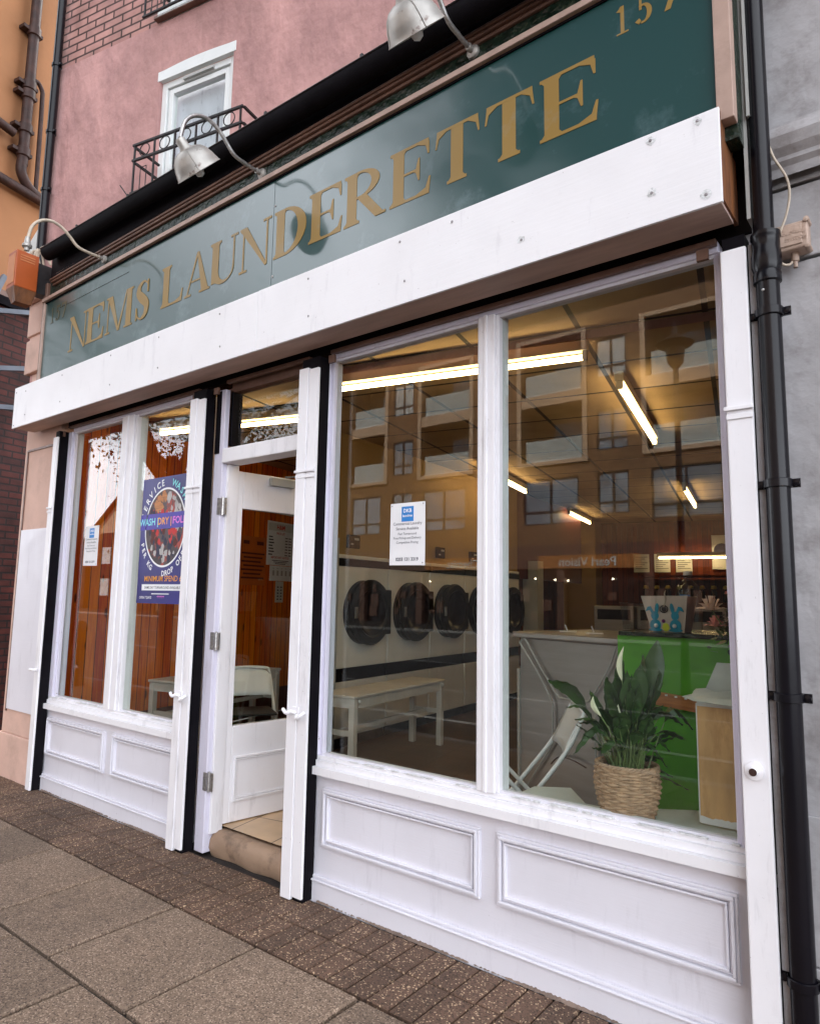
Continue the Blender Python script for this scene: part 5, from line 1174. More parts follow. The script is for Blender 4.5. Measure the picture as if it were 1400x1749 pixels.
# ---- bag, roses, bottle, jars on the counter
def tote():
    x0, x1, z0, z1, Y = -1.262, -1.03, 1.299, 1.478, 1.06
    t = thing('fabric_basket', 'cream fabric basket with two turquoise felt rabbits on the lime counter', 'basket', ((x0 + x1) / 2, Y + .07, z0))
    m = MB(); a = [(x0 + .045, Y), (x1 - .025, Y), (x1 - .025, Y + .12), (x0 + .045, Y + .12)]; b = [(x0, Y - .02), (x1, Y - .02), (x1, Y + .15), (x0, Y + .15)]
    for i in range(4): j = (i + 1) % 4; m.quad((*a[i], z0), (*a[j], z0), (*b[j], z1 + (.004 if i == 0 else 0)), (*b[i], z1))
    m.face([(*p, z0 + .001) for p in a][::-1]); o = part('bag', m, 'tote', t, I4); so = o.modifiers.new('thick', 'SOLIDIFY'); so.thickness = .004; so.offset = -1
    slope = atan2(-.02, z1 - z0)
    def FM(x, z): return Matrix.Translation((x, Y - .0015 - .02 * (z - z0) / (z1 - z0) - .001, z)) @ Matrix.Rotation(pi / 2 - .11 * -1, 4, 'X')
    for cx, sg in ((-1.195, 1), (-1.095, -1)):
        bz = z0 + .004; m = MB(); M_ = FM(cx, bz)
        el = lambda x, y, rx, ry, a=0, n=18: [(x + rx * cos(q) * cos(a) - ry * sin(q) * sin(a), y + rx * cos(q) * sin(a) + ry * sin(q) * cos(a)) for q in [2 * pi * i / n for i in range(n)]]
        m.prism(el(0, .030, .028, .030), M_, .003); m.prism(el(0, .078, .019, .022), M_, .0032); m.prism(el(sg * .012, .115, .0095, .026, -sg * .12), M_, .0034)
        m.prism([(-sg * .002, .09), (-sg * .018, .125), (-sg * .034, .122), (-sg * .046, .098), (-sg * .034, .103), (-sg * .024, .105), (-sg * .012, .082)], M_, .0036)
        m.prism(el(-sg * .0, .006, .034, .008), M_, .0038); r = part('felt_rabbit', m, 'bunny', t, I4)
        p = MB(); c = M_ @ Vector((sg * .004, .028, .006)); p.lathe([(.0001, .010), (.007, .008), (.011, 0), (.007, -.006)], c, (0, -1, 0), 12); part('pompom', p, 'felt_white', r, I4, smooth=True)
    p = MB(); p.lathe([(.0001, .009), (.006, .007), (.0095, 0)], FM(-1.153, z0 + .055) @ Vector((0, 0, .002)), (0, -1, 0), 12); part('pompom', p, 'felt_purple', t, I4, smooth=True)
    p = MB(); p.prism([(.017 * cos(2 * pi * i / 14), .021 * sin(2 * pi * i / 14)) for i in range(14)], FM(-1.143, z0 + .024), .004); part('felt_egg', p, 'felt_yellow', t, I4)
    r = MB(); c = FM(-1.147, z0 + .115) @ Vector((0, 0, .002)); r.tube([(c[0] + .019 * cos(q * pi / 10), c[1] - .002, c[2] + .017 * sin(q * pi / 10)) for q in range(21)], .003, 8, cap=False); r.lathe([(.0001, .002), (.012, .002), (.013, 0)], tuple(c), (0, -1, 0), 14); part('eyelet', r, 'iron', t, I4)
    h = MB(); h.tube(smoothpath([(c[0], c[1] - .005, c[2] + .01), (c[0] + .012, c[1] - .006, c[2] + .05), (c[0] + .006, c[1] - .004, z1 + .01), (c[0], c[1] + .03, z1 + .03)]), .003, 6); part('cord', h, 'cable', t, I4)
tote()
def bottle():
    x, y, z = -1.10, 1.30, 1.299
    t = thing('water_bottle', 'large clear plastic bottle with a blue label standing behind the cream basket', 'bottle', (x, y, z))
    m = MB(); m.lathe([(.0001, 0), (.06, .0), (.065, .01), (.065, .20), (.055, .235), (.03, .262), (.020, .27), (.020, .30)], (0, 0, 0), (0, 0, 1), 24); part('bottle', m, 'clear', t, smooth=True)
    m = MB(); m.lathe([(.0001, .316), (.021, .315), (.023, .295), (.021, .294)], (0, 0, 0), (0, 0, 1), 18); part('cap', m, 'paper', t)
    m = MB(); m.face([(.03 * sin(a) * 2.22, -.067 * cos(a), z_) for a, z_ in ((-.4, .15), (-.15, .15), (.15, .15), (.4, .15), (.4, .19), (.15, .19), (-.15, .19), (-.4, .19))]); part('label', m, 'blueink', t)
bottle()
def roses():
    x, y, z = -.80, .92, 1.30
    t = thing('rose_vase', 'pale pink roses in a dark vase beside the right window edge', 'flowers', (-.755, .90, 1.02))
    m = MB(); m.lathe([(.0001, 0), (.035, 0), (.05, .05), (.042, .14), (.026, .20), (.032, .22)], (0, 0, 0), (0, 0, 1), 20); part('vase', m, 'blackgloss', t, smooth=True)
    rnd = random.Random(21); st = MB(); lf = MB()
    heads = [(-.125, -.02, .415, .055, 'rose'), (-.110, .0, .335, .043, 'rosepink'), (-.05, -.01, .35, .022, 'rose'), (-.06, .02, .475, .013, 'rosepink')]
    for hx, hy, hz, hr, mm in heads:
        st.tube(smoothpath([(0, 0, .2), (hx * .4, hy, .28), (hx, hy, hz - .01)], 5), .003, 6)
        ro = MB()
        for ring_, (n, rr, hh, op) in enumerate(((4, .35, .75, .15), (5, .6, .6, .45), (6, .85, .35, .85), (7, 1.05, .05, 1.25))):
            for k in range(n):
                a0 = 2 * pi * (k + ring_ * .37) / n + rnd.uniform(-.15, .15); wd = 2.5 / n; P = {}
                for i in range(5):
                    for j in range(4):
                        a = a0 + wd * (i / 4 - .5) * 1.35; v = j / 3; r_ = hr * (rr * (.35 + .65 * v ** .7) + .12 * op * v * v) * (1 + .06 * cos(i * 2.2)); z_ = hr * (-.35 + (hh + .5) * v - .35 * op * v * v * v) + rnd.uniform(-.001, .001)
                        P[i, j] = (hx + r_ * cos(a), hy + r_ * sin(a), hz + z_)
                for i in range(4):
                    for j in range(3): ro.quad(P[i, j], P[i + 1, j], P[i + 1, j + 1], P[i, j + 1])
        part('rose', ro, mm, t, smooth=True)
    for k in range(70):
        a = rnd.uniform(0, 6.28); r = rnd.uniform(.01, .11); c = Vector((-.04 + r * cos(a), r * sin(a) * .7, rnd.uniform(.20, .40))); d = Vector((rnd.uniform(-1, 1), rnd.uniform(-1, 1), rnd.uniform(-.7, .5))).normalized(); s = d.cross(Vector((0, 0, 1))).normalized(); l = rnd.uniform(.03, .05); w = l * .33
        lf.face([c, c + d * l * .35 + s * w, c + d * l * .8 + s * w * .6, c + d * l, c + d * l * .8 - s * w * .6, c + d * l * .35 - s * w])
    part('stems', st, 'leafstalk', t, smooth=True); part('foliage', lf, 'leaf', t)
roses()
def back_bits():
    # shelf with detergent bottles at the back of the room and odds and ends on the counters
    F = CF
    s = thing('wall_shelf', 'dark shelf with rows of bottles on the back wall', 'shelf', tuple(CF @ Vector((-1.2, 10.9, 1.45))), TH)
    m = MB(); m.box(-1.0, .6, -.15, .25, -.03, 0); m.box(-1.0, .6, -.15, .25, .45, .48); part('shelf', m, 'planksx', s)
    for i in range(9):
        b = thing('detergent_bottle', 'yellow capped dark bottle in the row on the back shelf', 'bottle', tuple(CF @ Vector((-2.1 + i * .19, 10.85, 1.452))), TH, 'yellow capped bottles on the back shelf')
        m = MB(); m.lathe([(.0001, 0), (.05, 0), (.055, .02), (.055, .18), (.025, .23)], (0, 0, 0), (0, 0, 1), 12); part('bottle', m, 'blackgloss', b, smooth=True)
        m = MB(); m.lathe([(.0001, .30), (.04, .29), (.05, .24), (.022, .23)], (0, 0, 0), (0, 0, 1), 12); part('cap', m, 'yellowcap', b, smooth=True)
    # washing machines along the far side
    for i in range(4):
        x, y = -2.55 + i * .62, 8.2
        t = thing('washing_machine', ['steel washing machine at the back, left of the others', 'second steel washing machine at the back', 'third steel washing machine at the back', 'rightmost steel washing machine at the back'][i], 'washing machine', tuple(CF @ Vector((x, y, FZ - .0))), TH, 'washing machines at the back of the room')
        m = MB(); m.box(0, .58, 0, .6, 0, 1.25); part('body', m, 'steel', t, bevel=.01)
        m = MB(); m.lathe([(.0001, .03), (.14, .03), (.2, .04), (.22, .0)], (.29, 0, .65), (0, -1, 0), 28); part('door', m, 'blackdoor', t, smooth=True)
        m = MB(); m.box(.05, .53, -.01, -.001, 1.05, 1.2); part('control_panel', m, 'black', t)
    for i, (x, w, lab) in enumerate(((-2.35, .28, 'left paper notice pinned on the back wall'), (-1.98, .28, 'middle paper notice pinned on the back wall'), (-1.6, .28, 'right paper notice pinned on the back wall'))):
        t = thing('wall_notice', lab, 'notice', tuple(CF @ Vector((x, 11.18, 2.0))), TH, 'notices on the back wall')
        m = MB(); m.box(0, w, -.006, 0, 0, .34); part('sheet', m, 'paperpale', t)
        m = MB()
        for k in range(7): m.box(.03, w - .03 - (k % 3) * .05, -.0075, -.0062, .28 - k * .036, .290 - k * .036)
        part('printed_lines', m, 'darkink', t)
    t = thing('cabinet_sign', 'tall narrow card with a dark oval on the back wall', 'sign', tuple(CF @ Vector((-.98, 11.15, 2.05))), TH)
    m = MB(); m.box(0, .32, -.006, 0, 0, .62); part('card', m, 'paperpale', t)
    m = MB(); m.lathe([(.0001, .009), (.12, .009), (.13, .007)], (.16, 0, .34), (0, -1, 0), 24); part('printed_oval', m, 'darkink', t)
    # small things on the steel counter
    for i, (x, y) in enumerate(((-1.95, 1.52), (-1.75, 1.46))):
        t = thing('peg_strip', ['white plastic peg strip lying on the steel counter, left one', 'white plastic peg strip lying on the steel counter, right one'][i], 'peg strip', (x, y, 1.252))
        m = MB(); m.bar((0, 0, .004), (.12, -.03, .006), .008, .006); m.bar((.05, 0, .01), (.035, 0, .045), .006, .006); part('strip', m, 'paper', t)
    t = thing('plastic_tub', 'clear plastic tub on the counter left of the cream basket', 'tub', (-1.37, 1.25, 1.299))
    m = MB(); m.lathe([(.0001, 0), (.07, 0), (.085, .14), (.09, .145)], (0, 0, 0), (0, 0, 1), 4); part('tub', m, 'clear', t)
back_bits()

# ================================================================== PAPERS, POSTER
def lines(body_list, mbs, x, y, z, rz=0):
    for body, size, dz, key, bold in body_list: mbs.setdefault(key, MB()).mesh(text_me(body, size, 'CENTER', bold), face_m(x, y, z + dz, rz))
def glass_notice(x0, x1, z0, z1, label, lean=0):
    cx = (x0 + x1) / 2; Y = .0285
    t = thing('window_notice', label, 'notice', (cx, Y, z0))
    m = MB(); m.prism([(x0, z0 + .003), (x1, z0), (x1 - .002, z1), (x0 + .002, z1)], Matrix.Translation((0, Y, 0)) @ Matrix.Rotation(pi / 2, 4, 'X'), .0012); part('sheet', m, 'paper', t, I4)
    w = x1 - x0; h = z1 - z0; y = Y - .0016
    b = MB(); b.box(cx - w * .17, cx + w * .17, y - .0002, y + .0004, z1 - h * .30, z1 - h * .06); part('logo_block', b, 'blueink', t, I4)
    mb = {}
    lines([('DKB', h * .085, h * .845, 'inkwhite', .0006), ('laundries', h * .055, h * .775, 'inkwhite', .0004), ('Commercial Laundry', h * .068, h * .645, 'darkink', .0), ('Service Available', h * .068, h * .565, 'darkink', 0), ('Fast Turnaround', h * .055, h * .487, 'darkink', 0), ('Free Pickup and Delivery', h * .055, h * .42, 'darkink', 0), ('Competitive Pricing', h * .055, h * .35, 'darkink', 0), ('0203 131 3319', h * .075, h * .075, 'darkink', .0005)], mb, cx, y - .0006, z0)
    for k, v in mb.items(): part('lettering', v, k, t, I4)
    p = MB()
    for px, pz in ((x0 + .012, z1 - .012), (x1 - .012, z1 - .010), (x1 - .012, z0 + .012)): p.lathe([(.0001, .001), (.0035, .001)], (px, y - .001, pz), (0, -1, 0), 8)
    parts('tape_dot', p, 'screw', t, I4)
glass_notice(-2.112, -1.900, 1.600, 1.899, 'white laundry service notice with blue block stuck on the large pane right of the door')
glass_notice(-5.095, -4.892, 1.645, 1.942, 'white laundry service notice with blue block stuck on the leftmost pane')
def poster():
    x0, x1, z0, z1 = -4.33, -3.695, 1.385, 2.225; Y = .0288
    t = thing('service_poster', 'purple blue service wash poster stuck inside the second pane', 'poster', ((x0 + x1) / 2, Y, z0))
    m = MB(); m.box(x0, x1, Y - .001, Y + .0005, z0, z1); part('sheet', m, 'poster', t, I4)
    cx = x0 + .29; cz = z0 + .50; y = Y - .0015
    c = MB(); n = 48; c.face([(cx + .225 * cos(2 * pi * i / n), y, cz + .255 * sin(2 * pi * i / n)) for i in range(n)]); part('round_picture', c, 'postercircle', t, I4)
    rnd = random.Random(17); pc = {}
    for k in range(120):
        a = rnd.uniform(0, 6.28); q = sqrt(rnd.random()); px = .195 * q * cos(a); pz = .225 * q * sin(a)
        if pz > 0: key = 'inkorange' if (px < 0 and pz > .12) else 'inkgrey' if px > .02 else rnd.choice(['redink', 'darkink', 'inkgrey'])
        else: key = rnd.choice(['redink', 'redink', 'darkink', 'redwall']) if pz > -.13 else rnd.choice(['inkgrey', 'inkgrey', 'darkink'])
        n = 7; r0 = rnd.uniform(.012, .03); pc.setdefault(key, MB()).face([(cx + px + r0 * rnd.uniform(.5, 1.2) * cos(2 * pi * i / n), y - .00015 - k * .000004, cz + pz + r0 * 1.3 * rnd.uniform(.5, 1.2) * sin(2 * pi * i / n)) for i in range(n)])
    rg = MB(); n = 60
    for i in range(n):
        u = 2 * pi * i / n; v_ = 2 * pi * (i + 1) / n; e = lambda r, a: (cx + .222 * r * cos(a), y - .0012, cz + .252 * r * sin(a)); rg.quad(e(1.0, u), e(1.0, v_), e(1.05, v_), e(1.05, u))
    part('pale_ring', rg, 'inkwhite', t, I4)
    for k, v in pc.items(): part('printed_' + {'inkorange': 'amber', 'inkgrey': 'pale', 'redink': 'cloth', 'darkink': 'shadow', 'redwall': 'pattern'}[k], v, k if k != 'inkorange' else 'woodledge', t, I4)
    c = MB(); c.box(x0 - .002, x1, y - .0012, y - .0006, cz - .01, cz + .095); part('band', c, 'posterband', t, I4)
    def arc_text(s, r, a_mid, size, key, inward=False, ry=1.13):
        mb = MB(); n = len(s); step = size * .74 / r
        for i, ch in enumerate(s):
            if ch == ' ': continue
            a = a_mid + (-(i - (n - 1) / 2) * step if not inward else (i - (n - 1) / 2) * step); px = cx + r * cos(a); pz = cz + r * ry * sin(a)
            rot = a - pi / 2 if not inward else a + pi / 2; mb.mesh(text_me(ch, size, 'CENTER', .0012), face_m(px, y - .001, pz, 0, rot))
        part('lettering', mb, key, t, I4)
    arc_text('SERVICE', .25, R(132), .062, 'inkwhite'); arc_text('WASH', .25, R(55), .062, 'inkcyan'); arc_text('DROP OFF', .285, R(-62), .05, 'inkwhite', True); arc_text('PER KG', .285, R(-140), .05, 'inkwhite', True)
    for s, x, z, sz, key, b in (('WASH |', x0 + .10, cz + .02, .066, 'inkcyan', .0013), ('DRY |', x0 + .285, cz + .02, .066, 'inkorange', .0013), ('FOLD', x0 + .46, cz + .02, .066, 'inkpink', .0013), ('MINIMUM SPEND £15', x0 + .325, z0 + .145, .051, 'inkorange', .0004),
                                ('*****', x0 + .29, z0 + .022, .04, 'inkpink', .001), ('OPEN 7 DAYS', x0 + .11, z0 + .03, .024, 'inkwhite', .0003)):
        mb = MB(); mb.mesh(text_me(s, sz, 'CENTER', b), face_m(x, y - .0014, z)); part('lettering', mb, key, t, I4)
    c = MB(); c.box(x0 + .06, x1 - .05, y - .0012, y - .0008, z0 + .085, z0 + .125); part('white_strip', c, 'inkwhite', t, I4)
    mb = MB(); mb.mesh(text_me('SAME DAY TURNAROUND AVAILABLE', .024, 'CENTER', .0002), face_m(x0 + .30, y - .0016, z0 + .096)); part('lettering', mb, 'darkink', t, I4)
    mb = MB(); mb.box(x0 + .18, x0 + .38, y - .001, y - .0005, z0 + .060, z0 + .066); part('rule', mb, 'inkwhite', t, I4)
poster()
def wall_notices():
    def N_(x0, x1, z0, z1, label, sheet, cat='notice', off=0.0):
        t = thing('wall_notice', label, cat, tuple(WF @ Vector((x0, -.004 - off, z0))), R(90 + 12)); m = MB(); m.box(0, x1 - x0, -.004, 0, 0, z1 - z0); part('sheet', m, sheet, t); return t, x1 - x0, z1 - z0
    def T(t, s, x, z, size, key, al='LEFT', b=.0008):
        mb = MB(); mb.mesh(text_me(s, size, al, b), face_m(x, -.0055, z)); part('lettering', mb, key, t)
    t, w, h = N_(2.60, 3.10, 1.80, 2.31, 'white price list with red headings on the pine wall', 'paper', off=.008)
    m = MB(); m.box(.02, w - .02, -.0052, -.0041, h - .11, h - .02); part('header', m, 'paperpale', t)
    T(t, 'H&M', w / 2, h - .09, .075, 'redink', 'CENTER', .002); T(t, 'PRICE LIST', w / 2, h - .15, .035, 'redink', 'CENTER')
    m = MB()
    for i in range(7): z = h - .19 - i * .034; m.box(.03, .10 + (i * 7 % 3) * .015, -.0052, -.0042, z, z + .014); m.box(w - .16, w - .11, -.0052, -.0042, z, z + .012); m.box(w - .09, w - .04, -.0052, -.0042, z, z + .012)
    for i in range(3): m.box(.10 + i * .03, w - .08 - i * .03, -.0052, -.0042, .05 - i * .018, .058 - i * .018)
    part('printed_lines', m, 'darkink', t); T(t, 'IMPORTANT NOTICE', w / 2, .078, .036, 'redink', 'CENTER')
    t, w, h = N_(2.68, 3.20, 1.62, 1.795, 'wide white notice with wash symbols under the price list', 'paper')
    m = MB()
    for i in range(6): m.box(.05 + i * .08, .085 + i * .08, -.0052, -.0042, .06, .12); m.box(.05 + i * .08, .08 + i * .08, -.0052, -.0042, .14, .148)
    part('wash_symbols', m, 'post', t)
    t, w, h = N_(2.80, 2.95, 1.37, 1.615, 'small pale label below the other notices on the pine wall', 'paperpale')
    m = MB()
    for i in range(5): m.box(.03, .06, -.0052, -.0042, .03 + i * .035, .045 + i * .035); m.box(.09, .12, -.0052, -.0042, .03 + i * .035, .045 + i * .035)
    part('printed_lines', m, 'darkink', t)
    t, w, h = N_(2.80, 3.10, 2.405, 2.465, 'narrow paper strip above the price list', 'paperpale'); T(t, '* CLOSES', w / 2, .015, .045, 'darkink', 'CENTER')
    t, w, h = N_(2.15, 2.60, 1.56, 2.10, 'orange and red instruction poster left of the price list', 'orangepaper')
    m = MB()
    for i in range(7): m.box(.03 + (i % 2) * .03, w - .03 - (i % 3) * .03, -.0052, -.0042, h - .20 - i * .045, h - .18 - i * .045)
    m.box(.05, .15, -.0052, -.0042, h - .09, h - .05); m.box(.28, .40, -.0052, -.0042, h - .09, h - .05); part('printed_lines', m, 'redwall', t)
    t, w, h = N_(3.12, 3.30, 1.80, 2.15, 'pale notice half hidden at the right of the price list', 'paperpale')
wall_notices()

# ================================================================== ACROSS THE ROAD (seen in the glass)
def across():
    Y = -28.96
    t = thing('apartment_building', 'tan brick apartment block with beige framed balconies reflected in the shop glass', 'building', (-12, Y - 3, 0))
    FR = [(-29.6, -26.8), (-24.0, -20.6), (-17.35, -13.9), (-10.7, -7.2), (-4.1, -.7), (2.4, 5.8)]
    WN = [(-26.2, -24.65), (-19.65, -18.1), (-13.2, -11.65), (-6.65, -5.1), (-.2, 1.3)]
    holes = []
    for a, b in FR: holes += [(a, b, 8.5, 14.95), (a + .1, b - .3, 5.25, 7.62)]
    for a, b in WN: holes += [(a, b, 12.4, 14.4), (a, b, 8.75, 10.8), (a, b, 5.6, 7.65)]
    w = MB(); w.wall(-33, 12, 4.2, 17.6, 0, holes, .15); G = frame(0, Y, 0) @ Matrix.Scale(-1, 4, (0, 1, 0))
    # local y positive = into the block
    w.quad((-33, 0, 0), (-33, 10, 0), (-33, 10, 17.6), (-33, 0, 17.6)); w.quad((-33, 0, 17.6), (12, 0, 17.6), (12, 10, 17.6), (-33, 10, 17.6)); w.quad((12, 0, 0), (12, 10, 0), (12, 10, 17.6), (12, 0, 17.6))
    part('wall', w, 'aptbrick', t, G)
    m = MB(); m.box(-33, 12, 3.7, 9.9, 0, 4.2); m.v = []; m.f = []
    m.box(-33, 12, .3, .5, 0, 3.0); 
    part('shopfront_glass', m, 'aptdark', t, G)
    m = MB(); m.box(-33, 12, -.12, .3, 3.0, 3.68); m.box(-33, 12, -.02, .3, 3.681, 4.199)
    for k in range(11): m.box(-33 + k * 4.4, -32.6 + k * 4.4, -.05, .3, 0, 2.999)
    part('shop_fascia', m, 'brown', t, G)
    it = MB(); rnd = random.Random(31)
    for k in range(40):
        x = rnd.uniform(-32, 11); z = rnd.uniform(.3, 1.8); it.box(x, x + rnd.uniform(.2, .6), .22, .29, z, z + rnd.uniform(.3, 1.0))
    parts('window_display', it, 'brown', t, G)
    for x in (-23.4, -16.7, -15.6, -14.9, -12.6, -9.5):
        sp = MB(); sp.lathe([(.0001, .10), (.05, .08), (.06, .0), (.0001, -.02)], (x, .20, 2.5 + .12 * sin(x * 3)), (0, -1, 0), 10); part('spotlight', sp, 'spot', t, G)
    for a, b in FR:
        f = MB(); q = .24
        f.box(a - q, a, -.12, .2, 8.3, 15.15); f.box(b, b + q, -.12, .2, 8.3, 15.15); f.box(a, b, -.12, .2, 14.95, 15.15); f.box(a, b, -.12, .2, 8.3, 8.5); f.box(a, b, -.06, 1.6, 11.45, 12.05)
        fr = part('balcony_frame', f, 'beige', t, G)
        bk = MB(); bk.box(a, b, 1.6, 1.7, 8.5, 14.95); bk.box(a - .02, a, .2, 1.6, 8.5, 14.95); bk.box(b, b + .02, .2, 1.6, 8.5, 14.95); part('recess', bk, 'aptbrick', fr, G)
        for z in (8.5, 12.05):
            g = MB(); g.box(a + .25, b - .1, .02, .06, z + .08, z + 1.15); part('balustrade', g, 'balus', fr, G)
            g = MB(); g.box(a + .25, b - .1, -.01, .1, z + .01, z + .08); part('balcony_kerb', g, 'signwhite', fr, G)
            d = MB(); d.box(a + 1.2, b - .4, 1.5, 1.59, z + .1, z + 2.3); part('balcony_door', d, 'winpane', fr, G)
    for a, b in WN + [(a + .1, b - .3) for a, b in FR]:
        for z0, z1 in (((12.4, 14.4), (8.75, 10.8), (5.6, 7.65)) if b - a < 1.7 else ((5.25, 7.62),)):
            p = MB(); p.box(a, b, .10, .14, z0, z1); pn = part('window', p, 'winpane2' if z0 > 12 else 'winpane', t, G)
            f = MB(); c = (a + b) / 2
            for (x0, x1, y0, y1) in ((a, a + .07, z0, z1), (b - .07, b, z0, z1), (c - .05, c + .05, z0, z1)): f.box(x0, x1, .04, .0995, y0, y1)
            f.box(a + .07, b - .07, .045, .098, z0 + (z1 - z0) * .26, z0 + (z1 - z0) * .30); f.box(a + .07, b - .07, .045, .098, z1 - .07, z1); f.box(a + .07, b - .07, .045, .098, z0, z0 + .07)
            part('frame', f, 'frameblack', pn, G)
    for body, xr, sz, lab in (('Pearl Vision', -13.76, .62, 'opticians name sign reading Pearl Vision across the road'), ('Chemist', -20.95, .62, 'Chemist sign across the road')):
        s = thing('shop_name_sign', lab, 'sign', (xr, Y + .125, 3.1)); mb = MB(); mb.mesh(text_me(body, sz, 'CENTER', .006, .01), Matrix.Translation((xr, Y + .14, 3.12)) @ Matrix.Rotation(pi, 4, 'Z') @ Matrix.Rotation(pi / 2, 4, 'X')); part('letters', mb, 'signwhite', s, I4)
        m = MB(); m.box(xr - 2.6, xr + 2.6, Y + .1215, Y + .125, 3.02, 3.66); part('sign_board', m, 'woodledge', s, I4)
    # houses further left
    h = thing('gabled_house', 'gabled brick house with white windows reflected in the leftmost pane', 'building', (-56, -33, 0))
    m = MB(); G2 = frame(0, -29, 0); m.box(-62, -51, -8, 0, 0, 6.8); m.prism([(-62, 6.8), (-51, 6.8), (-56.5, 10.6)], G2 @ Matrix.Translation((0, 0, 0)) @ Matrix.Rotation(pi / 2, 4, 'X'), 8) if False else None
    part('wall', m, 'darkbrick', h, G2)
    m = MB(); m.prism([(-62, 6.8), (-51, 6.8), (-56.5, 10.4)], Matrix.Translation((0, -29, 0)) @ Matrix.Rotation(pi / 2, 4, 'X'), 8.0); part('gable', m, 'beige', h, I4)
    m = MB(); m.bar((-56.5, -25 - 8, 10.55), (-50.6, -33, 6.7), 8.6, .15, (0, 1, 0)); m.bar((-56.5, -33, 10.55), (-62.4, -33, 6.7), 8.6, .15, (0, 1, 0)); m.v = []; m.f = []
    for s in (-1, 1):
        a = Vector((-56.5, 0, 10.62)); b = Vector((-56.5 + s * 6, 0, 6.7)); m.face([(a.x, -28.6, a.z), (b.x, -28.6, b.z), (b.x, -37.4, b.z), (a.x, -37.4, a.z)]); m.face([(a.x, -28.6, a.z - .2), (b.x, -28.6, b.z - .2), (b.x, -28.6, b.z), (a.x, -28.6, a.z)])
    part('roof', m, 'roof', h, I4)
    for x in (-60, -57.2, -54):
        for z in (4.0, 1.2):
            w = MB(); w.box(x, x + 1.4, 0, .06, z, z + 1.5); pn = part('window', w, 'signwhite', h, G2)
    h = thing('terrace_shops', 'low terrace of shops with a white sign strip reflected in the left panes', 'building', (-42, -33, 0))
    m = MB(); m.box(-51, -36, -8, 0, 0, 7.6); part('wall', m, 'aptbrick', h, G2)
    m = MB(); m.box(-51, -36, .0, .2, 2.7, 3.3); part('sign_strip', m, 'signwhite', h, G2)
    for k in range(6):
        w = MB(); w.box(-50 + k * 2.4, -48.6 + k * 2.4, 0, .06, 4.4, 6.2); part('window', w, 'signwhite', h, G2)
    w = MB(); w.box(-50.5, -36.5, 0, .08, .2, 2.5); part('shop_windows', w, 'aptdark', h, G2)
    h = thing('far_terrace', 'row of brick houses further down the road', 'building', (-85, -32, 0))
    m = MB(); m.box(-110, -63, -8, 0, 0, 6.5); part('wall', m, 'darkbrick', h, G2)
    # car
    c = thing('parked_car', 'silver car parked across the road, a small reflection in the leftmost pane', 'car', (-46, -18, -.12), 0)
    m = MB(); prof = [(-2.1, .3), (-2.1, .75), (-1.3, .85), (-.7, 1.4), (.7, 1.42), (1.4, .92), (2.1, .8), (2.15, .3)]; m.prism(prof, Matrix.Translation((0, .85, 0)) @ Matrix.Rotation(pi / 2, 4, 'X'), 1.7); part('body', m, 'carpaint', c, bevel=.08, seg=3)
    m = MB(); m.prism([(-1.15, .88), (-.66, 1.32), (.66, 1.34), (1.2, .92)], Matrix.Translation((0, .86, 0)) @ Matrix.Rotation(pi / 2, 4, 'X'), 1.72); part('side_windows', m, 'winpane', c)
    for x in (-1.35, 1.35):
        for y in (-.8, .8):
            m = MB(); m.lathe([(.0001, -.1), (.2, -.1), (.32, -.08), (.32, .08), (.2, .1), (.0001, .1)], (x, y, .32), (0, 1, 0), 20); part('wheel', m, 'rubber', c, smooth=True)
    b = thing('bollard', 'dark round topped bollard on the pavement, reflected low in the leftmost pane', 'bollard', (-10.9, -2.9, 0))
    m = MB(); m.lathe([(.11, 0), (.10, .05), (.085, .12), (.085, .82), (.10, .84), (.10, .90), (.085, .93), (.05, .99), (.0001, 1.01)], (0, 0, 0), (0, 0, 1), 20); part('post', m, 'iron', b, smooth=True)
    l = thing('street_lamp', 'lantern street lamp across the road reflected in the right pane', 'street lamp', (-3.1, -7.9, -.1))
    m = MB(); m.tube([(0, 0, 0), (0, 0, .9), (0, 0, 5.2)], [.09, .06, .04], 12); part('post', m, 'iron', l, smooth=True)
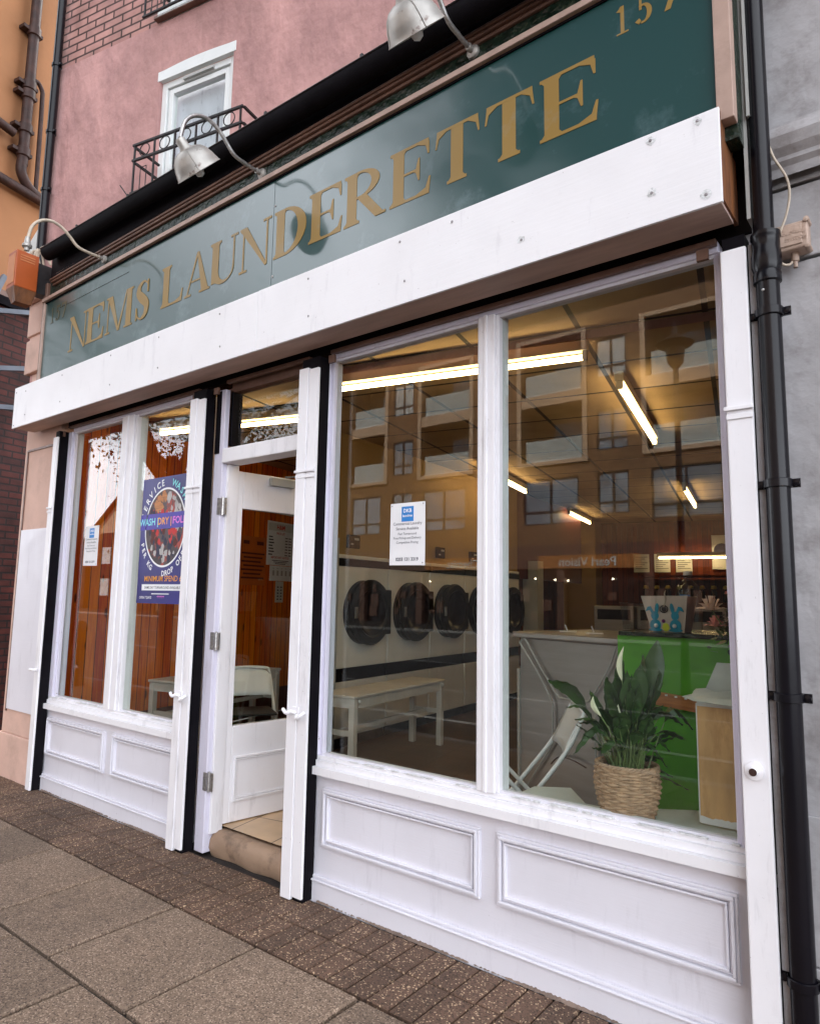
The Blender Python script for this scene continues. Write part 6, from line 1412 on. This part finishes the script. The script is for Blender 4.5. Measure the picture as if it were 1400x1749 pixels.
    m = MB(); m.lathe([(.0001, 5.9), (.03, 5.8), (.05, 5.65), (.28, 5.5), (.24, 5.46), (.14, 5.42), (.12, 5.2), (.04, 5.1)], (0, 0, 0), (0, 0, 1), 20); part('lantern', m, 'iron', l, smooth=True)
across()
def tree(x, y, h, r, n, zc, label, seed, tr=.24, leaf=.13):
    rnd = random.Random(seed); t = thing('street_tree', label, 'tree', (x, y, 0), 0, 'street trees')
    m = MB(); m.tube(smoothpath([(0, 0, -.05), (.03, .02, .3), (.05, .0, zc * .6), (.0, .05, zc)], 5), [tr * 1.7 - (tr * 1.1) * min(1, i / 4) - .02 * i / 15 for i in range(16)], 12)
    tips = []
    for k in range(11):
        a = rnd.uniform(0, 6.28); q = rnd.uniform(.5, .95); tp = Vector((r * q * cos(a), r * q * sin(a), zc + rnd.uniform(-.4, h - zc) * .9)); s = Vector((0, 0, zc * rnd.uniform(.6, .95))); pts = smoothpath([s, s.lerp(tp, .5) + Vector((0, 0, .5)), tp], 5); m.tube(pts, [.09 * (1 - i / len(pts)) + .012 for i in range(len(pts))], 7); tips.append(pts)
    part('trunk', m, 'bark', t, smooth=True)
    c = MB(); cl = []
    for p in tips:
        for _ in range(9): q = p[rnd.randrange(4, len(p))]; cl.append(q + Vector((rnd.gauss(0, .5), rnd.gauss(0, .5), rnd.gauss(0, .4))))
    for k in range(n):
        q = rnd.choice(cl); p = q + Vector((rnd.gauss(0, .42), rnd.gauss(0, .42), rnd.gauss(0, .34))); a = Vector((rnd.gauss(0, 1), rnd.gauss(0, 1), rnd.gauss(0, 1))).normalized(); b = a.cross(Vector((rnd.gauss(0, 1), rnd.gauss(0, 1), rnd.gauss(0, 1)))).normalized(); s = leaf * rnd.uniform(.5, 1.1)
        c.face([p - a * s, p + b * s * .5, p + a * s, p - b * s * .5])
    part('crown', c, 'treeleaf', t)
tree(-12.2, -5.2, 7.8, 4.0, 9500, 4.2, 'large leafy street tree whose trunk and branches are reflected in the left panes', 3, leaf=.062)
tree(-24, -16.5, 8.5, 3.2, 6000, 4.2, 'second street tree further along the road reflected in the fanlight', 5, leaf=.08)
tree(-44, -24.5, 8, 3.0, 4000, 3.5, 'street tree in front of the terrace of shops across the road', 8)
